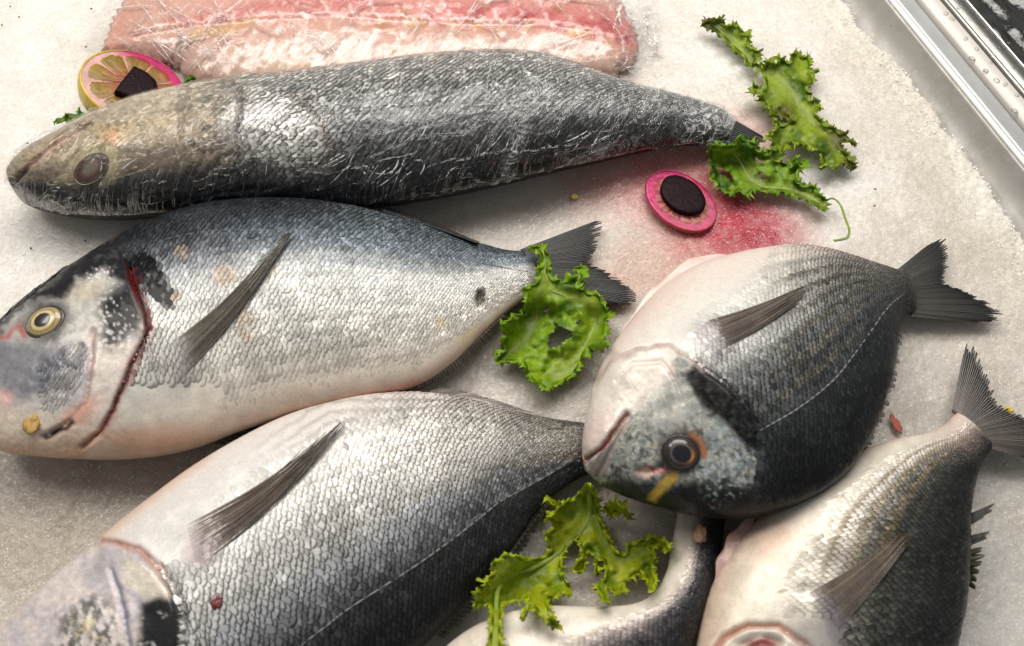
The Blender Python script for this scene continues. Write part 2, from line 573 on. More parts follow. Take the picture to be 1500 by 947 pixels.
def build_ice():
    st = 0.0016
    xs = np.arange(-0.56, 0.54, st)
    ys = np.arange(-0.40, 0.52, st)
    X, Y = np.meshgrid(xs, ys, indexing='ij')
    E = unproj(*np.array(ICE_EDGE, float).T, 0.0)[:, :2]
    d, side, _ = line_dist(X, Y, E)
    sd = np.where(side > 0, d, -d)          # positive on the tray's side
    if sd[np.argmin(abs(xs)), np.argmin(abs(ys))] > 0: sd = -sd
    sd = sd + 0.004 * (fbm(X * 130, Y * 130, 3) - 0.5) + 0.003 * (vnoise(X * 500, Y * 500, 5) - 0.5)
    z = 0.005 * (fbm(X * 14, Y * 14, 21) - 0.5) + 0.0009 * (fbm(X * 90, Y * 90, 22) - 0.5)
    z += 0.0005 * (vnoise(X * 420, Y * 420, 23) - 0.5) + 0.0005 * (rng.random(X.shape) - 0.5)
    near = sm(-0.055, -0.004, sd)
    z += near * 0.0022 * (fbm(X * 170, Y * 170, 31) - 0.45) - near * 0.003
    z += near * 0.0012 * (rng.random(X.shape) - 0.5)
    fall = sm(-0.004, 0.006, sd)
    z -= fall * 0.034
    V = np.stack([X, Y, z - 0.0015], -1)
    px, py = proj(V)
    C = np.empty(X.shape + (3,)); C[:] = (0.80, 0.775, 0.74)
    big = fbm(X * 9, Y * 9, 41)
    C = mixc(C, (0.52, 0.46, 0.385), sm(0.42, 0.68, big) * 0.55)
    # darker, greyer ice in the middle, below the bass and by the lower fish
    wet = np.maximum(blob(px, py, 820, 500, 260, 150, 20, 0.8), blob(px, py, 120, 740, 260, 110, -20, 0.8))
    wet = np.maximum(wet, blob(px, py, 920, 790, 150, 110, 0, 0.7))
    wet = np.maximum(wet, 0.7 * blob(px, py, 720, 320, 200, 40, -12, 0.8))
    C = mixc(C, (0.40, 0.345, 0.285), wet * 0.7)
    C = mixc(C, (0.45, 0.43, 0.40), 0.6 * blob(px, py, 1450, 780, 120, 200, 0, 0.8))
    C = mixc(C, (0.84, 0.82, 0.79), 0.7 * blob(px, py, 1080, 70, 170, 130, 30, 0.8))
    C = mixc(C, (0.80, 0.76, 0.66), 0.6 * near)
    # beetroot juice soaked into the ice
    wob = 1 + 0.5 * (fbm(px / 30, py / 30, 51) - 0.5)
    s1 = blob(px, py, 1075 , 330, 95 , 62, 12, 0.75)
    s2 = blob(px, py, 1100, 345, 48, 32, 0, 0.8)
    s3 = blob(px, py, 985, 250, 130, 60, -8, 0.8)
    s4 = blob(px, py, 960, 385, 120, 45, -25, 0.8)
    gr = 0.75 + 0.6 * (fbm(px / 9, py / 9, 52) - 0.4)
    C = mixc(C, (0.60, 0.17, 0.16), np.clip(s3 * 0.75 * wob, 0, 1))
    C = mixc(C, (0.55, 0.26, 0.19), np.clip(s4 * 0.5 * wob, 0, 1))
    C = mixc(C, (0.50, 0.03, 0.065), np.clip(s1 * 1.1 * gr * wob, 0, 1))
    C = mixc(C, (0.38, 0.008, 0.035), np.clip(s2 * 1.0 * gr, 0, 1))
    C = mixc(C, (0.55, 0.25, 0.18), 0.35 * blob(px, py, 1090, 200, 60, 40, 0, 0.8))
    ni, nj = X.shape
    f = grid_faces(ni, nj)
    keep = (sd.ravel()[f] < 0.009).all(1)
    f = f[keep]
    used = np.unique(f)
    remap = np.zeros(ni * nj, np.int64); remap[used] = np.arange(len(used))
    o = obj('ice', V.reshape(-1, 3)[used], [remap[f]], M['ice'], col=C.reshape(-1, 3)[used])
    tag(o, 'packed crushed ice bed under the fish', 'ice', kind='structure')
    # loose crystals lying on the packed ice
    n = 42000
    cx = rng.uniform(-0.36, 0.40, n); cy = rng.uniform(-0.26, 0.34, n)
    dd, sd2, _ = line_dist(cx, cy, E)
    zi = np.clip(((cx - xs[0]) / st).astype(int), 0, ni - 1); zj = np.clip(((cy - ys[0]) / st).astype(int), 0, nj - 1)
    ok = sd[zi, zj] < -0.001
    edge_more = np.exp(-(np.abs(sd[zi, zj]) / 0.03))
    ok &= rng.random(n) < 0.35 + edge_more
    cx, cy, zi, zj = cx[ok], cy[ok], zi[ok], zj[ok]
    n = len(cx)
    oc = np.array([(1, 0, 0), (-1, 0, 0), (0, 1, 0), (0, -1, 0), (0, 0, 1), (0, 0, -1)], float)
    q = rng.normal(size=(n, 4)); q /= np.linalg.norm(q, axis=1)[:, None]
    w, x, y, zq = q.T
    Rm = np.stack([np.stack([1 - 2 * (y * y + zq * zq), 2 * (x * y - w * zq), 2 * (x * zq + w * y)], -1),
                   np.stack([2 * (x * y + w * zq), 1 - 2 * (x * x + zq * zq), 2 * (y * zq - w * x)], -1),
                   np.stack([2 * (x * zq - w * y), 2 * (y * zq + w * x), 1 - 2 * (x * x + y * y)], -1)], 1)
    size = rng.uniform(0.0002, 0.0006, (n, 1, 1)) * (1 + 1.3 * np.exp(-np.abs(sd[zi, zj]) / .02))[:, None, None] * rng.uniform(0.5, 1.4, (n, 1, 3))
    P = np.einsum('nij,nkj->nki', Rm, oc[None] * size) + np.stack([cx, cy, V[zi, zj, 2]], -1)[:, None]
    fc = np.array([(0, 2, 4), (2, 1, 4), (1, 3, 4), (3, 0, 4), (2, 0, 5), (1, 2, 5), (3, 1, 5), (0, 3, 5)])
    fa = (np.arange(n)[:, None, None] * 6 + fc[None]).reshape(-1, 3)
    o = obj('ice_crystals', P.reshape(-1, 3), [fa], M['crystal'], smooth=False)
    tag(o, 'loose glittering ice grains on the packed ice', 'ice grains', kind='stuff')


build_ice()

# ------------------------------------------------------------------ steel tray and counter edge on the right
ZT = -0.020
pA, pB = unproj(1309.4, 0, 0.028 + ZT), unproj(1500, 233, 0.028 + ZT)
TD = (pB - pA); TD[2] = 0; TD /= np.linalg.norm(TD)
TN = np.array([-TD[1], TD[0], 0.0])
if TN[0] < 0: TN = -TN


def offs(px, py, z):
    return float(np.dot(unproj(px, py, z + ZT) - pA, TN))


def strip(name, prof, mat, parent, bevel=None):
    """a profile of (offset, z) swept along the tray edge; gets its own thickness"""
    prof = np.asarray(prof, float)
    ts = np.linspace(-0.42, 0.62, 60)
    V = pA * [1, 1, 0] + ts[:, None, None] * TD + prof[None, :, :1] * TN + (prof[None, :, 1:] + ZT) * np.array([0, 0, 1.0])
    o = obj(name, V, [grid_faces(len(ts), len(prof))], mat, parent, smooth=True)
    s = o.modifiers.new('thick', 'SOLIDIFY'); s.thickness = 0.0012; s.offset = 1.0 if False else -1.0
    return o


def arc(c0, z0, r, a0, a1, n):
    return [(c0 + r * math.cos(R(t)), z0 + r * math.sin(R(t))) for t in np.linspace(a0, a1, n)]


ang = math.atan2(TD[1], TD[0])
M['steel_wall'] = steel('steel_wall', (0.40, 0.385, 0.36), 0.42, -ang, 0.45, 0.35)
M['steel_rim'] = steel('steel_rim', (0.48, 0.49, 0.49), 0.38, -ang, 0.3, 0.45)
M['steel_bright'] = steel('steel_bright', (0.78, 0.76, 0.72), 0.34, -ang, 0.1, 0.5)
M['steel_dark'] = steel('steel_dark', (0.20, 0.195, 0.185), 0.3, -ang, 0.2)
M['counter_white'] = simple('counter_white', (0.62, 0.58, 0.53), 0.35, 0.0, 50, 0.3, (0.4, 0.36, 0.3))
M['black'] = simple('black_gap', (0.008, 0.008, 0.008), 0.35, 0, 30, 0.4, (0.02, 0.022, 0.016))

tray = thing('ice_tray', pA + TD * 0.1 - [0, 0, 0.04], 'long grey steel ice tray wall with bright rolled edge at the ice', 'tray')
o_in = offs(1240, 0, 0.005)
oL2 = offs(1343.5, 0, 0.026); oL3 = offs(1378.6, 0, 0.03); oL3b = offs(1388, 0, 0.03); oL4 = offs(1423.8, 0, 0.026)
strip('tray_floor', [(o_in - 0.16, -0.0105), (o_in - 0.03, -0.0105)], M['steel_wall'], tray)
strip('inner_wall', [(o_in - 0.03, -0.010), (o_in - 0.012, -0.002), (o_in, 0.005), (o_in * .5, 0.0145), (-0.0030, 0.0225), (-0.0022, 0.0250)], M['steel_wall'], tray)
strip('rolled_edge', arc(0.0005, 0.0252, 0.0026, 178, 20, 14), M['steel_bright'], tray)
strip('rim', [(0.0036, 0.0262), (0.006, 0.0255), (oL2 - 0.002, 0.0252), (oL2 - 0.0006, 0.0246), (oL2 - 0.0006, 0.015)], M['steel_rim'], tray)

cf = thing('counter_edge', pA + TN * (oL2 + 0.01) + TD * 0.1 - [0, 0, 0.04], 'pale counter edge strip with chrome trim beside the steel tray', 'counter')
strip('pale_strip', [(oL2 + 0.0006, 0.012), (oL2 + 0.0006, 0.027), (oL2 + 0.0016, 0.0285), (oL3 - 0.001, 0.030), (oL3 - 0.0004, 0.0295)], M['counter_white'], cf)
strip('chrome_trim', [(oL3 - 0.0002, 0.022)] + arc(oL3 + 0.0016, 0.0305, 0.0019, 180, 0, 10) + [(oL3 + 0.0037, 0.024)], M['steel_dark'], cf)
strip('trim_line', arc(oL3 + 0.0052, 0.0275, 0.0011, 180, 0, 8), M['steel_bright'], cf)
strip('dark_panel', [(oL3 + 0.0066, 0.0262), (oL4 - 0.001, 0.0215), (oL4 - 0.0002, 0.0212)], M['steel_dark'], cf)
strip('panel_lip', arc(oL4 + 0.0006, 0.0212, 0.0008, 180, 0, 8), M['steel_bright'], cf)
strip('panel_side', [(oL4 + 0.0015, 0.021), (oL4 + 0.002, -0.03)], M['black'], cf)


def build_liner():
    """wrinkled wet black plastic beyond the counter edge"""
    ts = np.linspace(-0.4, 0.5, 220); os_ = np.linspace(oL4 + 0.003, oL4 + 0.30, 90)
    T, O = np.meshgrid(ts, os_, indexing='ij')
    z = -0.032 + 0.012 * (fbm(T * 35, O * 60, 61) - 0.5) + 0.008 * np.abs(fbm(T * 60, O * 120, 62) - 0.5)
    V = pA * [1, 1, 0] + T[..., None] * TD + O[..., None] * TN + z[..., None] * np.array([0, 0, 1.0])
    m = simple('wet_black_plastic', (0.012, 0.012, 0.010), 0.12, 0, 60, 0.5, (0.03, 0.035, 0.02), 0.5, 0.004, Coat_Weight=0.5)
    o = obj('plastic_liner', V, [grid_faces(220, 90)], m)
    s = o.modifiers.new('thick', 'SOLIDIFY'); s.thickness = 0.0005
    tag(o, 'wet wrinkled black plastic in the top right corner', 'plastic sheet')


build_liner()


# ------------------------------------------------------------------ fish
FINS = []


class Fish:
    def __init__(s, name, label, cat, stations, zs, thick, tprof, Ns=420, Nu=190, Nl=36, dorsal_top=True, flat=0.8, apex=0.95, group=None):
        st_ = np.array(stations, float)
        n = len(st_)
        zs = np.interp(np.linspace(0, 1, n), *np.array(zs, float).T)
        Tp, Bp, zz = catmull(st_[:, :2], Ns), catmull(st_[:, 2:], Ns), catmull(zs[:, None], Ns)[:, 0]
        u = np.linspace(0, 1, Ns)
        th = np.interp(u, *np.array(tprof, float).T) * thick
        th = np.convolve(np.pad(th, 9, mode='edge'), np.ones(19) / 19, 'valid')
        hu = np.linspace(0, math.pi, Nu)
        hl = np.linspace(math.pi, 2 * math.pi, Nl + 2)[1:-1]
        phi = np.r_[hu, hl]
        q = (1 - np.cos(phi)) / 2
        h = np.sin(phi)
        hz = np.where(h > 0, np.abs(h) ** apex, -np.abs(h) ** 0.7 * flat)
        T0, B0 = Tp.copy(), Bp.copy()
        ax = T0 - B0; ln = np.linalg.norm(ax, axis=1); ax /= ln[:, None] + 1e-9
        for it in range(6):          # the outline drawn is the rounded body's outline, so draw its middle plane in
            T, B = unproj(Tp[:, 0], Tp[:, 1], zz), unproj(Bp[:, 0], Bp[:, 1], zz)
            P = T[:, None] * (1 - q)[None, :, None] + B[:, None] * q[None, :, None]
            P[..., 2] += th[:, None] / 2 * hz[None]
            if it == 5: break
            x_, y_ = proj(P)
            e_ = x_ * ax[:, :1] + y_ * ax[:, 1:]
            dt = e_.max(1) - (T0 * ax).sum(1); db = e_.min(1) - (B0 * ax).sum(1)
            lim = ln * 0.3
            sm_ = lambda v: np.convolve(np.pad(np.clip(v, -lim, lim), 6, mode='edge'), np.ones(13) / 13, 'valid')
            Tp = Tp - ax * sm_(dt)[:, None] * .8; Bp = Bp - ax * sm_(db)[:, None] * .8
        s.P, s.Nu, s.Ns, s.phi = P, Nu, Ns, phi
        s.S = np.broadcast_to(u[:, None], P.shape[:2])
        W = np.broadcast_to(q[None], P.shape[:2])
        s.W = W if dorsal_top else 1 - W
        s.refresh()
        base = P[:, :, :].reshape(-1, 3).mean(0); base[2] = 0
        s.root = thing(name, base, label, cat, group)

    def refresh(s):
        P = s.P
        du = np.gradient(P, axis=0)
        dv = np.roll(P, -1, 1) - np.roll(P, 1, 1)
        N = np.cross(du, dv)
        N /= np.linalg.norm(N, axis=-1)[..., None] + 1e-12
        j = s.Nu // 2
        if N[s.Ns // 2, j, 2] < 0: N = -N
        s.N = N
        s.X, s.Y = proj(P)

    def displace(s, d):
        up = np.zeros(len(s.phi)); up[:s.Nu] = sm(0.0, 0.12, np.sin(s.phi[:s.Nu]))
        s.P = s.P + s.N * (d * up[None])[..., None]
        s.refresh()

    def build(s, C, mat, name='body'):
        s.C = C
        ni, nj = s.P.shape[:2]
        f = grid_faces(ni, nj, wrap=True)
        # caps
        V = s.P.reshape(-1, 3); CC = C.reshape(-1, C.shape[-1])
        V = np.vstack([V, s.P[0].mean(0), s.P[-1].mean(0)])
        CC = np.vstack([CC, C[0].mean(0), C[-1].mean(0)])
        j = np.arange(nj); a, b = ni * nj, ni * nj + 1
        cap = np.vstack([np.stack([np.full(nj, a), j, (j + 1) % nj], -1),
                         np.stack([np.full(nj, b), (ni - 1) * nj + (j + 1) % nj, (ni - 1) * nj + j], -1)])
        flip = f[:, ::-1]
        e = s.P; nn = np.cross(e[1, 1] - e[0, 1], e[0, 2] - e[0, 1])
        s.body = obj(name, V, [f, cap], mat, s.root, col=CC)
        return s.body

    def near(s, x, y):
        """index of the upper surface point seen at a photo pixel"""
        x = np.atleast_1d(np.asarray(x, float)); y = np.atleast_1d(np.asarray(y, float))
        Xs, Ys = s.X[::2, :s.Nu:2], s.Y[::2, :s.Nu:2]
        Zs, Nz = s.P[::2, :s.Nu:2, 2], s.N[::2, :s.Nu:2]
        out_z = np.empty(len(x)); out_n = np.empty((len(x), 3))
        xf, yf, zf, nf = Xs.ravel(), Ys.ravel(), Zs.ravel(), Nz.reshape(-1, 3)
        for i in range(len(x)):
            d = (xf - x[i]) ** 2 + (yf - y[i]) ** 2 - 0.0 * zf
            k_ = np.argpartition(d, 6)[:6]
            w = 1 / (d[k_] + 1.0)
            out_z[i] = (zf[k_] * w).sum() / w.sum()
            n = (nf[k_] * w[:, None]).sum(0); out_n[i] = n / np.linalg.norm(n)
        return out_z, out_n

    def on(s, x, y, lift=0.0):
        z, n = s.near(x, y)
        return unproj(x, y, z + lift), n

    def bil(s, A, i, j):
        i = np.clip(i, 0, s.Ns - 1.001); j = np.clip(j, 0, s.Nu - 1.001)
        i0, j0 = np.floor(i).astype(int), np.floor(j).astype(int)
        fi, fj = (i - i0)[..., None], (j - j0)[..., None]
        return (A[i0, j0] * (1 - fi) * (1 - fj) + A[i0 + 1, j0] * fi * (1 - fj) + A[i0, j0 + 1] * (1 - fi) * fj + A[i0 + 1, j0 + 1] * fi * fj)

    def scales(s, pitch, rows, mat, skip, lift=0.0003, s_end=0.985, jitter=0.05, tilt=0.00009, wid=0.66, frm='scales'):
        """overlapping scales laid row by row from the gill cover to the tail"""
        up = s.P[:, :s.Nu]
        seg = np.linalg.norm(np.diff(up, axis=1), axis=2)
        arcl = np.concatenate([np.zeros((s.Ns, 1)), np.cumsum(seg, 1)], 1)
        La = arcl[:, -1]
        Lmax = La.max()
        mid = up[:, s.Nu // 2]
        lcum = np.r_[0, np.cumsum(np.linalg.norm(np.diff(mid, axis=0), axis=1))]
        ii, jj, hs, hw, rw = [], [], [], [], []
        # stations: spacing follows local row width
        pos = [0.0]; p = 0.0
        while p < lcum[-1] * s_end:
            si = np.interp(p, lcum, np.arange(s.Ns))
            loc = np.interp(si, np.arange(s.Ns), La) / Lmax
            stp = pitch * (0.5 + 0.5 * loc)
            pos.append(p); p += stp
        pos = np.array(pos[1:])
        for m, p in enumerate(pos):
            si = np.interp(p, lcum, np.arange(s.Ns))
            i0 = int(min(si, s.Ns - 1))
            r = (np.arange(rows) + (0.5 if m % 2 else 0.0)) / rows
            a = arcl[i0]
            jr = np.interp(r * a[-1], a, np.arange(s.Nu))
            ii.append(np.full(rows, si)); jj.append(jr); rw.append(1 - .16 * ((np.arange(rows) + (0 if m % 2 else 1)) % 2) * (m % 2 == 0))
            dsi = pitch * (0.5 + 0.5 * La[i0] / Lmax) / max(1e-9, (lcum[-1] / (s.Ns - 1)))
            hs.append(np.full(rows, dsi))
            jn = np.interp(np.clip((r + 0.5 / rows), 0, 1) * a[-1], a, np.arange(s.Nu)); jp = np.interp(np.clip((r - 0.5 / rows), 0, 1) * a[-1], a, np.arange(s.Nu))
            hw.append(jn - jp)
        ii, jj, hs, hw, rowf = map(np.concatenate, (ii, jj, hs, hw, rw))
        n = len(ii)
        ii = ii + rng.normal(0, 0.10, n) * hs; jj = jj + rng.normal(0, 0.05, n) * hw
        cx = s.bil(s.X[..., None], ii, jj)[:, 0]; cy = s.bil(s.Y[..., None], ii, jj)[:, 0]
        ca = np.abs(np.cos(np.interp(jj, np.arange(s.Nu), s.phi[:s.Nu])))
        ok = (ca < 0.975) & (~skip(cx, cy)) & (rng.random(n) > 0.008)
        ok &= s.bil(s.C, ii, jj)[:, 3] > 0.04
        ok &= (cx > -90) & (cx < 1590) & (cy > -90) & (cy < 1040)
        ii, jj, hs, hw, rowf = ii[ok], jj[ok], hs[ok], hw[ok], rowf[ok]
        n = len(ii)
        A = np.array([(-0.9, -.6), (-0.9, .6), (-.1, -1), (-.1, 0), (-.1, 1), (.5, -.9), (.5, 0), (.5, .9), (.85, -.55), (1., 0), (.85, .55)])
        faces4 = np.array([(2, 5, 6, 3), (3, 6, 7, 4), (5, 8, 9, 6), (6, 9, 10, 7)])
        faces3 = np.array([(0, 2, 3), (0, 3, 1), (1, 3, 4)])
        sa = hs[:, None] * 1.6 * A[None, :, 0] * rng.uniform(0.82, 1.15, (n, 1))
        sb = hw[:, None] * wid * A[None, :, 1] * rng.uniform(0.8, 1.12, (n, 1))
        I, J = ii[:, None] + sa, jj[:, None] + sb
        Pp, Nn = s.bil(s.P, I, J), s.bil(s.N, I, J)
        loc = np.clip(hw / np.median(hw), 0.5, 1.2)[:, None]
        t1 = rng.normal(0, tilt, (n, 1)); t2 = rng.normal(0, tilt * 1.2, (n, 1))
        L = np.interp(A[:, 0], [-0.9, 0, 1], [-0.0004, lift * 0.45, lift])[None] + lift * 0.45 * (1 - A[None, :, 1] ** 2) + t1 * A[None, :, 0] + t2 * A[None, :, 1]
        C0 = s.bil(s.C, ii, jj)
        L = L - 0.0006 * (1 - sm(0.02, 0.30, C0[:, 3:4]))
        V = Pp + Nn * (L * loc)[..., None]
        pxs, pys = s.bil(s.X[..., None], ii, jj), s.bil(s.Y[..., None], ii, jj)
        damp = sm(0.05, .4, C0[:, 3:4])
        br = np.exp(damp * rng.normal(0, jitter, (n, 1)) + damp * 0.7 * (fbm(pxs / 30, pys / 30, 77) - .5) + damp * np.where(rng.random((n, 1)) < .05, rng.normal(0, .3, (n, 1)), 0)
                    + np.where((rng.random((n, 1)) < .4) & (C0[:, :3].mean(1, keepdims=True) < .09) & (C0[:, :3].mean(1, keepdims=True) > .0055), np.abs(rng.normal(.1, .5, (n, 1))), 0))  # glints painted in as randomly brighter scales
        mb = C0[:, :3].mean(1, keepdims=True)
        br = br * np.exp(sm(.25, .15, mb) * sm(.03, .05, mb) * rng.normal(0, .28, (n, 1))) * rowf[:, None]
        br = np.clip(br, .4, 1.6)
        C0[:, :3] = np.clip(C0[:, :3] * br, 0.004, 0.85)
        C = np.repeat(C0[:, None], len(A), 1)
        if C.shape[-1] == 3: C = np.concatenate([C, np.full(C.shape[:2] + (1,), 0.6)], -1)
        vec = np.concatenate([np.broadcast_to(A[None], (n, len(A), 2)), np.repeat(rng.random((n, 1, 1)), len(A), 1)], -1)
        off = (np.arange(n) * len(A))[:, None, None]
        o = obj(frm, V, [(faces4[None] + off).reshape(-1, 4), (faces3[None] + off).reshape(-1, 3)], mat, s.root, col=C, vec=vec)
        o['kind'] = 'stuff'
        return o

    def fin(s, name, root, tip, c_root, c_tip, nray=22, nseg=14, fray=0.15, z_root=None, z_tip=None, drape=False, lift=(0.0006, 0.003),
            ridge=0.0004, split=0.5, bow=None, label=None, seed=0, curl=0.0, mem=.5, low=1.0, skin=None, gvar=.32):
        """a fan of rays joined by thin membrane, frayed towards its margin"""
        rg = np.random.default_rng(seed + 5)
        rt = resample(catmull(root, 60), nray * 2 + 1); tp = resample(catmull(tip, 80) if len(tip) > 2 else np.array(tip, float), nray * 2 + 1)
        t = np.linspace(0, 1, nseg)
        V, C, F4 = [], [], []
        for r in range(nray):
            ln = 1 - fray * rg.random() ** 2
            keep = (split < .99) * np.clip((t - split) / (1 - split + 1e-6), 0, 1) ** 1.5
            idx = [2 * r, 2 * r + 1, 2 * r + 2]
            for kx, ix in enumerate(idx):
                a, b = rt[ix], tp[ix]
                cen_a, cen_b = rt[idx[1]], tp[idx[1]]
                pt = a[None] * (1 - t * ln)[:, None] + b[None] * (t * ln)[:, None]
                ct = cen_a[None] * (1 - t * ln)[:, None] + cen_b[None] * (t * ln)[:, None]
                pt = pt + (ct - pt) * (keep * rg.uniform(0.35, 0.85))[:, None]
                if bow is not None:
                    pt = pt + np.asarray(bow)[None] * (np.sin(math.pi * t * 0.9))[:, None]
                if drape:
                    z, _ = s.near(pt[:, 0], pt[:, 1])
                    z = z + np.interp(t, [0, 1], lift)
                else:
                    z = np.interp(t, [0, 1], [z_root, z_tip]) + curl * np.sin(ix / (2.0 * nray) * math.pi * 3 + seed) * t
                z = z + (ridge if kx == 1 else 0.0)
                V.append(unproj(pt[:, 0], pt[:, 1], z))
                g = np.exp(rg.normal(0, gvar))
                cc = np.asarray(c_root)[None] * (1 - t)[:, None] + np.asarray(c_tip)[None] * t[:, None]
                if kx != 1: cc = cc * mem
                cc = cc * (1 + (low - 1) * ix / (2.0 * nray))
                if skin is not None:
                    w_ = sm(.30, .0, t + .10 * rg.random())[:, None]
                    cc = cc * (1 - w_) + np.asarray(skin)[None] * w_ / g
                C.append(cc * g)
            b0 = len(V) - 3
            for kx in range(2):
                q = np.arange(nseg - 1)
                F4.append(np.stack([(b0 + kx) * nseg + q, (b0 + kx) * nseg + q + 1, (b0 + kx + 1) * nseg + q + 1, (b0 + kx + 1) * nseg + q], -1))
        FINS.append(np.vstack(V))
        o = obj(name, np.vstack(V), [np.vstack(F4)], M['fin_soft' if drape else 'fin'], s.root, col=np.clip(np.vstack(C), 0.003, 0.9))
        m = o.modifiers.new('thick', 'SOLIDIFY'); m.thickness = 0.0003; m.offset = 0
        if label: o['label'] = label
        return o

    def eye(s, x, y, rx, ry, rot, rings, pupil, bulge=0.45, pr=0.42, off=(0, 0), seed=0, crescent=None, mat='eye'):
        """dome with coloured rings, pupil set on it"""
        (p,), (n,) = s.on(x, y, 0.0002)
        n = n / np.linalg.norm(n)
        n = n * 0.7 + np.array([0, -0.25, 0.75]) * 0.3
        n /= np.linalg.norm(n)
        mm = DIST / F * 0.97
        ex = np.array([math.cos(R(rot)), math.sin(R(rot)), 0]); ex -= n * ex.dot(n); ex /= np.linalg.norm(ex)
        ey = np.cross(n, ex)
        a = np.linspace(0, 2 * math.pi, 48, endpoint=False)

        def dome(r0, r1, k_, lift, cf, ox=0, oy=0):
            rr = np.linspace(r0, r1, 18)
            RR, AA = np.meshgrid(rr, a, indexing='ij')
            jx = RR * np.cos(AA) * rx * mm + ox * rx * mm; jy = RR * np.sin(AA) * ry * mm + oy * ry * mm
            hh = np.sqrt(np.clip(1 - ((jx / (rx * mm)) ** 2 + (jy / (ry * mm)) ** 2), 0, 1)) * bulge * min(rx, ry) * mm
            V = p + jx[..., None] * ex + jy[..., None] * ey + (hh + lift)[..., None] * n
            return V.reshape(-1, 3), grid_faces(18, 48, True), cf(RR, AA).reshape(-1, 3)

        def ringcol(RR, AA):
            rs = np.array([q[0] for q in rings]); cs = np.array([q[1] for q in rings])
            r2 = RR + 0.05 * (fbm(np.cos(AA) * 4 + 9, np.sin(AA) * 4 + RR * 6, 71 + seed) - 0.5)
            c = np.stack([np.interp(r2, rs, cs[:, q]) for q in range(3)], -1)
            if crescent is not None:
                c = mixc(c, crescent[1], np.exp(-((np.angle(np.exp(1j * (AA - crescent[0])))) / .6) ** 2) * np.exp(-((RR - .66) / .1) ** 2))
            return c * (0.75 + 0.5 * fbm(AA * 6, RR * 14, 72 + seed))[..., None]
        V, f, c = dome(0.02, 1.0, 0, 0.0, ringcol)
        e = obj('eye', V, [f, np.arange(48)[None]], M[mat], s.root, col=c)
        V, f, c = dome(0.01, pr, 0, 0.00025, lambda r_, a_: np.broadcast_to(np.array(pupil), r_.shape + (3,)), *off)
        obj('pupil', V, [f, np.arange(48)[None]], M[mat], e, col=c)
        # fleshy socket rim
        ring = []
        b = np.linspace(0, 2 * math.pi, 10, endpoint=False)
        A2, B2 = np.meshgrid(a, b, indexing='ij')
        tr = 0.09 * min(rx, ry) * mm
        cxy = p + (np.cos(A2) * rx * mm * 1.02)[..., None] * ex + (np.sin(A2) * ry * mm * 1.02)[..., None] * ey
        rad = np.cos(A2)[..., None] * ex + np.sin(A2)[..., None] * ey
        V = cxy + rad * (np.cos(B2) * tr)[..., None] + n * (np.sin(B2) * tr * 0.8)[..., None]
        col = np.broadcast_to(np.array(rings[-1][1]) * 0.6, V.shape)
        f = grid_faces(48, 10, True)
        f2 = np.stack([47 * 10 + np.arange(10), np.arange(10), (np.arange(10) + 1) % 10, 47 * 10 + (np.arange(10) + 1) % 10], -1)
        obj('socket_rim', V, [f, f2], M['eye'], e, col=col.reshape(-1, 3))
        return e


def flap(f, pts, width, col, z):
    """a folded pelvic fin lying flat along the belly edge"""
    q = catmull(pts, 70)
    t = np.linspace(0, 1, 70)
    p = unproj(q[:, 0], q[:, 1], z + .003 * np.sin(t * 3))
    tg = np.gradient(p, axis=0); tg /= np.linalg.norm(tg, axis=1)[:, None]
    sx = np.cross(tg, [0, 0, 1.0])
    w = width * np.sin(np.clip(t * 1.05 + .02, 0, 1) * math.pi) ** .6 * (1 + .15 * np.sin(t * 23))
    a = np.linspace(0, 2 * math.pi, 16, endpoint=False)
    V = p[:, None] + (w[:, None] * np.cos(a))[..., None] * sx[:, None] + (w[:, None] * .35 * np.sin(a))[..., None] * np.array([0, 0, 1.0])
    V[..., 2] += .0004 * np.sin(np.cos(a) * 14)[None] * (np.sin(a) > 0)
    c = np.asarray(col) * (.75 + .5 * fbm(t[:, None] * 16 + 0 * a, np.cos(a)[None] * 3 + 0 * t[:, None], 5))[..., None]
    c = mixc(c, (.40, .17, .12), sm(.58, .72, fbm(t[:, None] * 9 + 0 * a, np.cos(a)[None] * 2 + 0 * t[:, None], 6)) * .6)
    return obj('pelvic_fin', V, [grid_faces(70, 16, True), np.arange(16)[None], (69 * 16 + np.arange(16))[None, ::-1]], M['fin_pale'], f.root, col=c.reshape(-1, 3))


TP_BREAM = [(0, 0.05), (0.05, 0.35), (0.12, 0.62), (0.25, 0.9), (0.38, 1.0), (0.5, 0.97), (0.65, 0.8), (0.8, 0.52), (0.92, 0.28), (1, 0.2)]
TP_BASS = [(0, 0.12), (0.04, 0.42), (0.12, 0.7), (0.25, 0.92), (0.4, 1.0), (0.55, 0.98), (0.7, 0.82), (0.85, 0.5), (0.95, 0.32), (1, 0.25)]


def base_bream(f, ramp, sc=1.0, alpha=((0, .5), (.3, .8), (.6, .8), (.75, .4), (.85, .08), (1, 0)), seed=0, wob=0.10, shift=0.0):
    """fish countershading: colours along the girth from back (0) to belly (1)"""
    W = f.W - shift * (1 - f.W) + wob * (fbm(f.X / 60, f.Y / 60, 81 + seed) - 0.5)
    ws = np.array([r[0] for r in ramp]); cs = np.array([r[1] for r in ramp], float)
    C = np.stack([np.interp(W, ws, cs[:, q]) for q in range(3)], -1)
    C *= (0.8 + 0.4 * fbm(f.X / 14, f.Y / 14, 83 + seed))[..., None]
    al = np.interp(W, *np.array(alpha, float).T)
    return C, al


def groove(f, pts, width, depth, pw=2.0):
    d, _, _ = line_dist(f.X, f.Y, pts)
    return -depth * np.exp(-(d / width) ** pw)


